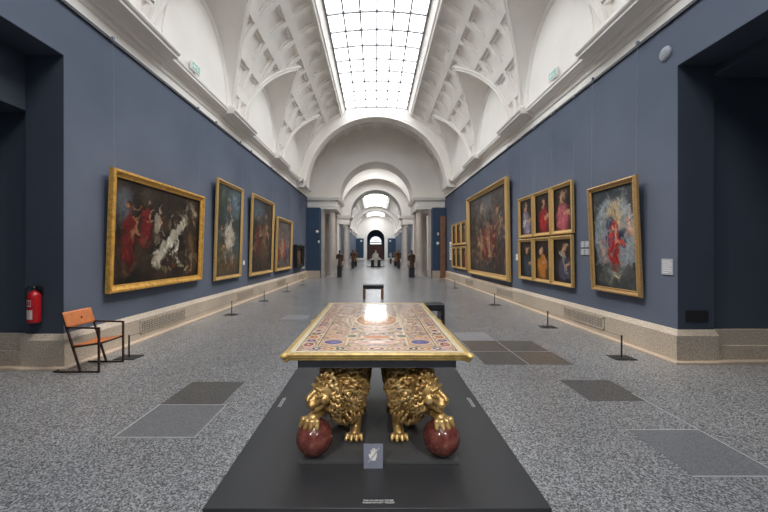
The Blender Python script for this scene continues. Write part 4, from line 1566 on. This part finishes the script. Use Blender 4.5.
text('POR FAVOR NO TOCAR\nPLEASE DO NOT TOUCH', 0.018, (PX + 0.93, 3.36, 0.1762), (0, 0, -pi / 2), 'two lines of small white lettering on right edge of dark platform', spacing=1.05)

# small do-not-touch sign standing in front of the plinth
t = thing('no_touch_sign', 'small slate blue card with a white crossed hand standing before the lions', 'sign', (PX - 0.025, 2.335, 0.175))
m = MB()
m.box(-0.066, 0.066, -0.004, 0.004, 0.0, 0.165)
m.build('card', M['card_dark'], t)
m = MB()
m.box(-0.05, 0.05, 0.004, 0.034, 0.0, 0.004)
m.build('foot', M['card_dark'], t)
m = MB()
hand = [(-0.018, 0.055), (0.014, 0.055), (0.024, 0.085), (0.024, 0.105), (0.021, 0.13), (0.015, 0.131), (0.013, 0.108), (0.011, 0.139), (0.005, 0.14), (0.003, 0.110), (0.0, 0.139), (-0.006, 0.137), (-0.007, 0.108), (-0.012, 0.128), (-0.018, 0.125), (-0.017, 0.095), (-0.03, 0.10), (-0.032, 0.092)]
m.add([(x, -0.0052, z) for x, z in hand] + [(x, -0.004, z) for x, z in hand], [tuple(range(18))] + [(k, (k + 1) % 18, 18 + (k + 1) % 18, 18 + k) for k in range(18)])
m.build('white_hand', M['lettering'], t)
m = MB()
m.bar((-0.034, -0.006, 0.042), (0.040, -0.006, 0.142), 0.003, 0.009)
m.build('slash', M['card'], t)

# --- table
TY0, TY1 = 2.25, 4.55
TW, TL = 1.255, TY1 - TY0
ZT = 0.98
tbl = thing('inlaid_table', 'large rectangular table top of coloured stone inlay with gilded rim', 'table', (PX, 3.4, 0.0))
# support box between the lions' backs and the top
m = MB()
m.box(-0.55, 0.55, 2.37 - 3.4, 4.43 - 3.4, 0.850, ZT - 0.05)
m.build('support_frame', M['support'], tbl)
# gilded rim
m = MB()
prof = [(0.0, ZT - 0.004), (0.0, ZT + 0.001), (0.028, ZT + 0.001), (0.036, ZT - 0.004), (0.036, ZT - 0.012), (0.028, ZT - 0.020), (0.028, ZT - 0.028), (0.018, ZT - 0.032), (0.016, ZT - 0.046), (0.006, ZT - 0.048), (0.006, ZT - 0.052), (-0.06, ZT - 0.052)]
a0, b0 = TW / 2 - 0.036, TL / 2 - 0.036
m.sweep(prof, lambda q: [(-a0 - q[0], -b0 - q[0], q[1]), (a0 + q[0], -b0 - q[0], q[1]), (a0 + q[0], b0 + q[0], q[1]), (-a0 - q[0], b0 + q[0], q[1]), (-a0 - q[0], -b0 - q[0], q[1])])
m.build('rim', M['gilt_rim'], tbl)
for sx in (-1, 1):
    for sy in (-1, 1):
        m = MB()
        m.sphere((sx * (TW / 2 - 0.012), sy * (TL / 2 - 0.012), ZT - 0.016), (0.030, 0.030, 0.020), 16, 10)
        m.sphere((sx * (TW / 2 - 0.022), sy * (TL / 2 - 0.022), ZT - 0.040), (0.022, 0.022, 0.02), 14, 8)
        m.build('corner_boss', M['gilt_rim'], tbl, smooth='all')
for sx in (-1, 1):
    m = MB()
    m.sphere((sx * (TW / 2 - 0.004), 0.0, ZT - 0.022), (0.03, 0.06, 0.024), 14, 8)
    m.build('side_boss', M['gilt_rim'], tbl, smooth='all')
# underside
m = MB()
m.box(-a0, a0, -b0, b0, ZT - 0.050, ZT - 0.006)
m.build('slab', M['support'], tbl)

# stone inlay pattern: symmetric panels, ovals and cartouches
def inlay(wd, ln, res):
    P_ = Paint(wd, ln, res, 5)
    P_.WU, P_.WV = P_.U, P_.V
    X = P_.U - wd / 2
    Y = P_.V - ln / 2
    aX, aY = np.abs(X), np.abs(Y)
    cream, ochre, blue, rose, black, green, red, grey, tan = (206, 190, 160), (186, 118, 56), (66, 62, 122), (190, 138, 132), (34, 28, 28), (84, 92, 66), (132, 50, 38), (150, 140, 140), (168, 128, 90)
    P_.fill((178, 146, 122), (128, 98, 82), 0.05)
    rng = np.random.RandomState(4)
    # dense symmetric scatter of small stones
    for _ in range(420):
        x, y = rng.uniform(0, wd / 2), rng.uniform(0, ln / 2)
        r = rng.uniform(0.008, 0.024)
        c = (cream, ochre, blue, rose, black, green, red, grey, cream, tan, rose)[rng.randint(11)]
        r2 = r * rng.uniform(0.45, 1)
        d = np.sqrt(((aX - x) / r) ** 2 + ((aY - y) / r2) ** 2)
        P_.put(np.clip((1 - d) / 0.15, 0, 1) * 0.9, c)
        d2 = np.abs(d - 1.15)
        P_.put(np.clip((0.13 - d2) / 0.08, 0, 1) * 0.8, cream)
    def E(x, y, rx, ry, c, ring=None, rw=0.1):
        d = np.sqrt(((aX - x) / rx) ** 2 + ((aY - y) / ry) ** 2)
        P_.put(np.clip((1 - d) / 0.06, 0, 1), c)
        if ring is not None:
            P_.put(np.clip((rw - np.abs(d - 1)) / (rw * 0.4), 0, 1), ring)
    def R(x0, x1, y0, y1, c, a=1.0):
        P_.put(((aX >= x0) & (aX <= x1) & (aY >= y0) & (aY <= y1)) * a, c)
    # border band: ovals and lozenges between two cream fillets
    bx, by = wd / 2 - 0.095, ln / 2 - 0.095
    cyc = [(ochre, 0.05), (blue, 0.036), (red, 0.05), (tan, 0.036), (rose, 0.05), (black, 0.036), (ochre, 0.05), (blue, 0.036), (red, 0.05)]
    n = 9
    for k in range(n):
        c, r = cyc[k]
        E(bx, by * (k + 0.3) / n * 0.97, 0.042, r * 1.1, c, cream, 0.12)
        E(bx, by * (k + 0.3) / n * 0.97, 0.018, r * 0.5, rose if c != rose else blue, black, 0.2)
    for k in range(6):
        c, r = cyc[(k + 2) % 9]
        E(bx * (k + 0.1) / 6, by, r * 1.0, 0.036, c, cream, 0.12)
        E(bx * (k + 0.1) / 6, by, r * 0.45, 0.015, cream, black, 0.2)
    def fil(o, w_, c):
        x1, y1 = wd / 2 - o, ln / 2 - o
        inn = (aX <= x1) & (aY <= y1) & ~((aX <= x1 - w_) & (aY <= y1 - w_))
        P_.put(inn * 1.0, c)
    fil(0.0, 0.040, cream)
    fil(0.040, 0.006, (70, 50, 40))
    fil(0.152, 0.009, cream)
    fil(0.168, 0.004, black)
    # inner frame with square corner panels and blue ovals
    R(wd / 2 - 0.36, wd / 2 - 0.175, ln / 2 - 0.36, ln / 2 - 0.175, (176, 134, 108))
    x_, y_ = wd / 2 - 0.268, ln / 2 - 0.268
    E(x_, y_, 0.075, 0.062, blue, cream, 0.08)
    E(x_, y_, 0.03, 0.022, (120, 112, 170), black, 0.15)
    for o in (0.172, 0.362):
        R(wd / 2 - o - 0.006, wd / 2 - o, ln / 2 - 0.37, ln / 2 - 0.17, cream)
        R(wd / 2 - 0.37, wd / 2 - 0.17, ln / 2 - o - 0.006, ln / 2 - o, cream)
    # vertical fillets of the central field
    R(wd / 2 - 0.372, wd / 2 - 0.364, 0, ln / 2 - 0.17, cream)
    # great oval and centre stone
    ring = np.sqrt((X / 0.285) ** 2 + (Y / 0.53) ** 2)
    P_.put(np.clip((0.045 - np.abs(ring - 1)) / 0.015, 0, 1), cream)
    P_.put(np.clip((0.012 - np.abs(ring - 1)) / 0.006, 0, 1), black)
    ring2 = np.sqrt((X / 0.245) ** 2 + (Y / 0.42) ** 2)
    P_.put(np.clip((0.03 - np.abs(ring2 - 1)) / 0.015, 0, 1), (196, 170, 130))
    c0 = np.sqrt((X / 0.205) ** 2 + (Y / 0.30) ** 2)
    P_.put(np.clip((1 - c0) / 0.05, 0, 1), (158, 92, 38))
    c1 = vnoise(P_.nx, P_.nz, res * 0.05, 9)
    P_.put(np.clip((0.9 - c0) / 0.1, 0, 1) * np.clip(c1 * 1.6 - 0.4, 0, 1), (204, 150, 84))
    P_.put(np.clip((0.06 - np.abs(c0 - 1)) / 0.02, 0, 1), cream)
    # end cartouches
    E(0.0, ln / 2 - 0.42, 0.12, 0.055, (176, 104, 48), cream, 0.1)
    E(0.0, ln / 2 - 0.27, 0.16, 0.05, rose, cream, 0.09)
    E(0.0, ln / 2 - 0.27, 0.08, 0.022, (226, 214, 196), red, 0.12)
    E(0.20, 0.66, 0.045, 0.05, green, cream, 0.14)
    E(0.20, 0.40, 0.03, 0.05, blue, cream, 0.14)
    P_.WU, P_.WV = P_.U, P_.V
    return P_
IP = inlay(2 * a0, 2 * b0, 165)
o = IP.mesh('stone_inlay', tbl, M['inlay'], y=ZT, x0=-a0, z0=-b0, flat=True)

# ------------------------------------------------------------------ lions and balls
def frame_axes(f):
    f = Vector(f).normalized()
    s = f.cross(Vector((0, 0, 1))).normalized()
    u = s.cross(f).normalized()
    return f, s, u

def lion(mir, lab):
    """couchant-standing gilt lion; coordinates measured from the table centre line, z from the plinth"""
    root = thing('lion_statue', lab, 'statue', (PX, 2.95, 0.2), (0, 0, 0), 'pair of gilded lions under the table')
    oy = 2.95
    v = lambda x, y, z: Vector((x, y - oy, z))
    b = MB()
    # trunk
    b.chain([(v(-.235, 3.42, .43), .150), (v(-.235, 3.30, .46), .165), (v(-.235, 3.05, .455), .150), (v(-.24, 2.82, .44), .165), (v(-.25, 2.72, .44), .15), (v(-.28, 2.60, .45), .105)], 20)
    b.sphere(v(-.235, 2.74, .36), (.14, .12, .15), 20, 12)
    # foreleg resting on the ball
    b.chain([(v(-.32, 2.70, .42), .095), (v(-.355, 2.66, .31), .070), (v(-.385, 2.58, .285), .055), (v(-.43, 2.48, .285), .042), (v(-.455, 2.435, .275), .044)], 14)
    # standing foreleg
    b.chain([(v(-.16, 2.76, .42), .092), (v(-.155, 2.775, .27), .062), (v(-.165, 2.73, .17), .050), (v(-.168, 2.70, .08), .043), (v(-.172, 2.665, .045), .044)], 14)
    # hind legs
    b.chain([(v(-.325, 3.30, .42), .130), (v(-.335, 3.12, .28), .085), (v(-.325, 3.20, .18), .050), (v(-.31, 3.22, .11), .036), (v(-.295, 3.02, .045), .036), (v(-.292, 2.95, .04), .042)], 14)
    b.chain([(v(-.145, 3.36, .42), .130), (v(-.135, 3.20, .27), .085), (v(-.145, 3.33, .17), .050), (v(-.15, 3.37, .11), .036), (v(-.15, 3.20, .045), .036), (v(-.15, 3.12, .04), .042)], 14)
    def paw(c, fwd, drop, side=Vector((1, 0, 0)), sc=1.0):
        c, fwd = Vector(c), Vector(fwd).normalized()
        for q, (o_, l_) in enumerate(((-.033, .044), (-.0115, .058), (.0115, .058), (.033, .044))):
            p0 = c + side * o_ * 0.8 * sc + fwd * 0.012
            p1 = c + side * o_ * 1.3 * sc + fwd * l_ * 0.62 + Vector((0, 0, .006))
            p2 = c + side * o_ * 1.5 * sc + fwd * l_ * 1.02 + Vector((0, 0, -drop * .8))
            b.chain([(p0, .018 * sc), (p1, .0170 * sc), (p2, .0125 * sc)], 10)
            b.cap(p2, .007, p2 + fwd * .012 + Vector((0, 0, -.012)), .003, 6)
    paw(v(-.172, 2.655, .036), (-.05, -1, 0), .016, sc=1.2)
    paw(v(-.292, 2.94, .034), (0, -1, 0), .014)
    paw(v(-.15, 3.11, .034), (0, -1, 0), .014)
    paw(v(-.462, 2.425, .272), (-.35, -1, -.42), .030, Vector((.94, -.33, 0)), 1.3)
    # tail hanging behind
    b.chain([(v(-.235, 3.55, .45), .032), (v(-.235, 3.66, .38), .026), (v(-.24, 3.70, .24), .022), (v(-.25, 3.66, .12), .02), (v(-.26, 3.70, .06), .034)], 10)
    # head, turned towards the outside
    hc = v(-.352, 2.455, .455)
    f, s, u = frame_axes((-.80, -.52, -.10))
    HS = 1.2
    H = lambda a, c, d: hc + (f * a + s * c + u * d) * HS
    rot = Matrix((f, s, u)).transposed()
    k = 1.2
    b.sphere(H(-.01, 0, .01), (.085 * k, .075 * k, .082 * k), 20, 12, rot=rot)
    sc_ = lambda L: [(p_, r_ * HS) for p_, r_ in L]
    E3 = lambda *q: tuple(q_ * HS for q_ in q)
    b.chain(sc_([(H(.045, 0, -.012), .046), (H(.085, 0, -.026), .038), (H(.106, 0, -.032), .034)]), 14)
    b.chain(sc_([(H(.045, 0, .040), .028), (H(.085, 0, .020), .021), (H(.120, 0, .000), .018)]), 12)
    b.sphere(H(.134, 0, -.008), E3(.013, .023, .013), 14, 10, rot=rot)
    for q in (-1, 1):
        b.sphere(H(.110, q * .021, -.040), E3(.029, .020, .021), 14, 10, rot=rot)            # upper lip
        b.chain(sc_([(H(.072, q * .010, .050), .012), (H(.078, q * .030, .052), .012), (H(.064, q * .056, .040), .010)]), 8)   # brow
        b.sphere(H(.040, q * .052, -.020), E3(.034, .022, .030), 14, 10, rot=rot)            # cheek
        b.chain(sc_([(H(.066, q * .056, .012), .009), (H(.086, q * .034, .000), .009)]), 8)  # cheekbone
        b.sphere(H(.074, q * .033, .024), E3(.0105, .0125, .0095), 12, 8, rot=rot)           # eyeball
        b.sphere(H(.140, q * .013, -.014), E3(.006, .007, .005), 8, 6, rot=rot)              # nostril wing
        b.cap(H(-.03, q * .070, .055), .028, H(-.022, q * .082, .074), .016, 10)             # ear
    b.chain(sc_([(H(.035, 0, -.062), .030), (H(.082, 0, -.080), .020), (H(.096, 0, -.078), .018)]), 10)   # jaw
    if mir:
        b.mirror_x()
    o = b.build('body', M['lion_gold'], root, smooth='all', normals=False)
    remesh(o, 0.0046, 3)
    # mane: many curling tapered locks over a full ruff
    rng = random.Random(5)
    mm = MB()
    cen = v(-.262, 2.625, .44)
    rad_ = Vector((.180, .145, .195))
    mm.sphere(cen, (rad_.x * .90, rad_.y * .92, rad_.z * .93), 28, 20)
    mm.sphere(v(-.235, 2.64, .30), (.125, .10, .14), 24, 16)
    face = hc + f * 0.03
    def lock(p, nrm, flow, L, r, curl):
        """one pointed, S-curved lock lying on the ruff"""
        nrm, flow = nrm.normalized(), flow.normalized()
        side = nrm.cross(flow).normalized()
        N = 9
        pos = p.copy()
        ang = -curl * 0.7
        pts, rs = [pos.copy()], [r * .7]
        for i in range(1, N):
            t_ = i / (N - 1)
            ang += curl * 0.33 * (0.3 + 1.2 * t_)
            d = flow * cos(ang) + side * sin(ang) + nrm * (0.75 * cos(pi * min(1, t_ * 1.25)) + 0.22)
            pos = pos + d.normalized() * L / (N - 1)
            pts.append(pos.copy())
            rs.append(max(.0016, r * (0.75 + 0.7 * sin(pi * min(1, t_ * 1.1))) * (1 - t_ ** 4)))
        mm.tube(pts, rs, 7)
    def shell(c, R, n, amp):
        g = pi * (3 - sqrt(5))
        for k_ in range(n):
            zz = 1 - 2 * (k_ + .5) / n
            rr_ = sqrt(1 - zz * zz)
            q = Vector((rr_ * cos(g * k_), rr_ * sin(g * k_), zz))
            p = c + Vector((q.x * R.x, q.y * R.y, q.z * R.z)) * 0.95 + Vector((rng.uniform(-amp, amp), rng.uniform(-amp, amp), rng.uniform(-amp, amp)))
            nrm = Vector((q.x / R.x, q.y / R.y, q.z / R.z)).normalized()
            if p.y > v(0, 2.80, 0).y or p.z > .612:
                continue
            rel = p - hc
            if rel.dot(f) > .03 and (rel - f * rel.dot(f)).length < .112:
                continue
            away = p - face
            away = away - nrm * away.dot(nrm)
            flow = away.normalized() + Vector((0, 0, -0.6)) + nrm * 0.6 * nrm.z
            if flow.length < .2:
                flow = nrm.cross(Vector((0, 1, 0)))
            lock(p, nrm, flow, rng.uniform(.075, .115), rng.uniform(.0080, .0115), rng.choice((-1, 1)) * rng.uniform(.9, 2.0))
    shell(cen, rad_, 560, .008)
    shell(v(-.235, 2.63, .30), Vector((.128, .108, .145)), 200, .008)
    # two rings of shorter locks framing the face, and a forelock
    for ring_, (n_, rr, ff) in enumerate(((20, .098, .020), (24, .118, -.004))):
        for i in range(n_):
            a_ = 2 * pi * (i + .5 * ring_) / n_
            p = hc + f * ff + s * cos(a_) * rr * .93 + u * (sin(a_) * rr + .004)
            if p.z > .60:
                p.z = .60
            nrm = (f * .6 + s * cos(a_) + u * sin(a_)).normalized()
            flow = (s * cos(a_) + u * sin(a_) - f * .5 + Vector((0, 0, -.5)))
            lock(p, nrm, flow, .080, .0105, (1 if i % 2 else -1) * 1.3)
    for i in (-2, -1, 0, 1, 2):
        p = hc + f * .045 + s * i * .020 + u * .086
        lock(p, (u + f).normalized(), s * (i or .6) * .5 - u * .2 + f * .1, .045, .009, .9 * (1 if i > 0 else -1))
    if mir:
        mm.mirror_x()
    mm.build('mane', M['lion_gold'], root, smooth='all')
    return root
lion(False, 'gilded bronze lion on the left, head turned left, paw on red ball')
lion(True, 'gilded bronze lion on the right, head turned right, paw on red ball')

def ball(x, lab):
    m = MB()
    m.sphere((0, 0, 0), 0.130, 48, 32)
    o = m.build('marble_ball', M['red_marble'], smooth='all', loc=(x, 2.45, 0.33))
    tag(o, lab, 'ball', 'red marble balls under the lions paws')
ball(PX - 0.447, 'polished mottled red marble ball under left lion paw')
ball(PX + 0.463, 'polished mottled red marble ball under right lion paw')

# ------------------------------------------------------------------ sculptures further down the hall
def bust(lab, x, y, base_h, fig_h, mat, base_mat='black_stone', wd=0.42, group='sculptures on pedestals beside the columns', seed=0):
    t = thing('pedestal_sculpture', lab, 'sculpture', (x, y, 0), (0, 0, 0), group)
    m = MB()
    m.box(-wd / 2, wd / 2, -wd / 2, wd / 2, 0, base_h)
    m.box(-wd / 2 - .03, wd / 2 + .03, -wd / 2 - .03, wd / 2 + .03, base_h - .05, base_h - 0.001)
    m.build('pedestal', M[base_mat], t)
    s_ = fig_h / 1.25
    b = MB()
    z = base_h
    V = lambda a, c, d: Vector((a * s_, c * s_, z + d * s_))
    b.chain([(V(0, 0, .08), .17 * s_), (V(.01, 0, .35), .15 * s_), (V(0, 0, .62), .13 * s_), (V(0, 0, .85), .16 * s_)], 14)
    b.chain([(V(-.10, 0, .88), .08 * s_), (V(-.2, 0, .82), .07 * s_), (V(-.22, -.05, .60), .05 * s_), (V(-.10, -.14, .62), .045 * s_)], 10)
    b.chain([(V(.10, 0, .88), .08 * s_), (V(.2, 0, .82), .07 * s_), (V(.21, -.02, .58), .05 * s_), (V(.18, -.08, .40), .045 * s_)], 10)
    b.chain([(V(0, 0, .92), .06 * s_), (V(0, -.01, 1.02), .055 * s_)], 10)
    b.sphere(V(0, -.01, 1.13), (.085 * s_, .10 * s_, .12 * s_), 14, 10)
    b.sphere(V(0, -.11, 1.12), (.02 * s_, .025 * s_, .03 * s_), 8, 6)
    b.chain([(V(-.06, -.05, .5), .05 * s_), (V(-.1, -.1, .05), .08 * s_)], 8)
    b.chain([(V(.08, -.05, .5), .05 * s_), (V(.1, -.08, .05), .08 * s_)], 8)
    o = b.build('figure', M[mat], t, smooth='all', normals=False)
    remesh(o, 0.02, 3)
    return t
bust('dark brown draped figure on black pedestal beside the front left column', -2.44, 22.75, 0.72, 1.1, 'dark_bronze', wd=0.30)
bust('dark brown draped figure on black pedestal beside the front right column', 2.36, 22.75, 0.62, 1.22, 'dark_bronze', wd=0.36)
bust('brown figure on black pedestal beside the second left column', -2.44, 35.9, 0.70, 1.25, 'dark_bronze', wd=0.3)
bust('brown figure on black pedestal beside the second right column', 2.38, 35.9, 0.70, 1.25, 'dark_bronze', wd=0.3)
bust('ochre figure just beyond the second arch on the left', -2.55, 42.0, 0.55, 1.5, 'gilt_bronze', 'dark_bronze', 0.5)
bust('ochre figure just beyond the second arch on the right', 2.45, 42.0, 0.55, 1.5, 'gilt_bronze', 'dark_bronze', 0.5)
bust('small white marble figure in the far right of the long gallery', 2.25, 52.0, 0.7, 1.0, 'marble', 'dark_bronze', 0.3)

# white marble group in the middle of the far hall
t = thing('marble_group', 'white marble seated figure group on a dark base in the far hall centre', 'sculpture', (-0.02, 40.0, 0))
m = MB()
m.box(-1.05, 1.05, -0.7, 0.9, 0.0, 0.07)
m.build('floor_base', M['black_stone'], t)
for s_ in (-1, 1):
    m = MB()
    m.box(*sorted((s_ * 0.2, s_ * 0.58)), -0.35, 0.45, 0.07, 0.80)
    m.build('dark_support', M['black_stone'], t)
m = MB()
m.box(-0.22, 0.22, -0.25, 0.4, 0.07, 0.75)
m.box(-0.62, 0.62, -0.40, 0.5, 0.80, 0.93)
m.build('marble_plinth', M['marble'], t)
b = MB()
b.chain([(Vector((0, .1, 1.0)), .30), (Vector((0, .08, 1.25)), .24), (Vector((0, .05, 1.5)), .18)], 14)
b.chain([(Vector((-.1, 0, 1.1)), .16), (Vector((-.3, -.25, 1.05)), .12), (Vector((-.36, -.3, .92)), .1)], 12)
b.chain([(Vector((.1, 0, 1.1)), .16), (Vector((.3, -.25, 1.05)), .12), (Vector((.38, -.3, .92)), .1)], 12)
b.chain([(Vector((-.14, .05, 1.55)), .08), (Vector((-.3, 0, 1.35)), .07), (Vector((-.42, -.1, 1.2)), .06)], 10)
b.chain([(Vector((.14, .05, 1.55)), .08), (Vector((.28, 0, 1.38)), .07), (Vector((.2, -.2, 1.25)), .06)], 10)
b.sphere((0, .03, 1.80), (.10, .11, .14), 14, 10)
b.chain([(Vector((0, .04, 1.55)), .08), (Vector((0, .03, 1.72)), .07)], 10)
o = b.build('figure', M['marble'], t, smooth='all', normals=False)
remesh(o, 0.025, 3)

# ------------------------------------------------------------------ small things at the first screen
m = MB()
m.box(-0.16, 0.16, -0.04, 0.04, 0.0, 4.0)
for z0, z1 in ((0.2, 1.2), (1.4, 2.4), (2.6, 3.8)):
    m.box(-0.11, 0.11, -0.05, -0.04, z0, z1)
o = m.build('wooden_door_leaf', M['brown_wood'], loc=(4.28, 21.95, 0.0))
tag(o, 'tall brown wooden door leaf folded at the far end of the right wall', 'door')
def dome(x, y, z, lab):
    t = thing('security_camera', lab, 'camera', (x, y, z))
    m = MB()
    m.box(-.06, .06, -.05, 0, -.05, .09)
    m.build('mount', M['white'], t)
    m = MB()
    m.sphere((0, -.10, 0), (.10, .10, .10), 16, 10)
    m.build('dome', M['white'], t, smooth='all')
dome(-3.82, 22.1, 2.98, 'white dome camera on left dark blue panel beside the pilaster')
m = MB()
m.box(-.05, .05, -.03, 0, -.08, .08)
tag(m.build('alarm_box', M['white'], loc=(-3.72, 22.1, 2.35)), 'small white box below dome camera on left dark blue panel', 'alarm')
m = MB()
m.box(-.05, .05, -.03, 0, -.09, .09)
tag(m.build('alarm_box', M['white'], loc=(4.0, 22.1, 2.85)), 'upper small white box on right dark blue panel', 'alarm')
m = MB()
m.lathe([(0.10, 0.0), (0.10, -0.03), (0.06, -0.05)], 18, axis='Y')
tag(m.build('wall_sounder', M['white'], loc=(3.98, 22.1, 2.25), smooth=True), 'round white sounder below the white box on right dark blue panel', 'alarm')
for s, side in ((-1, 'left'), (1, 'right')):
    m = MB()
    m.lathe([(0.22, 0.0), (0.22, -0.05), (0.12, -0.08)], 18, axis='Y')
    tag(m.build('wall_roundel', M['white'], loc=(s * 3.3, END - 0.08, 4.3), smooth=True), 'distant round white roundel on the %s blue panel of end wall' % side, 'roundel')
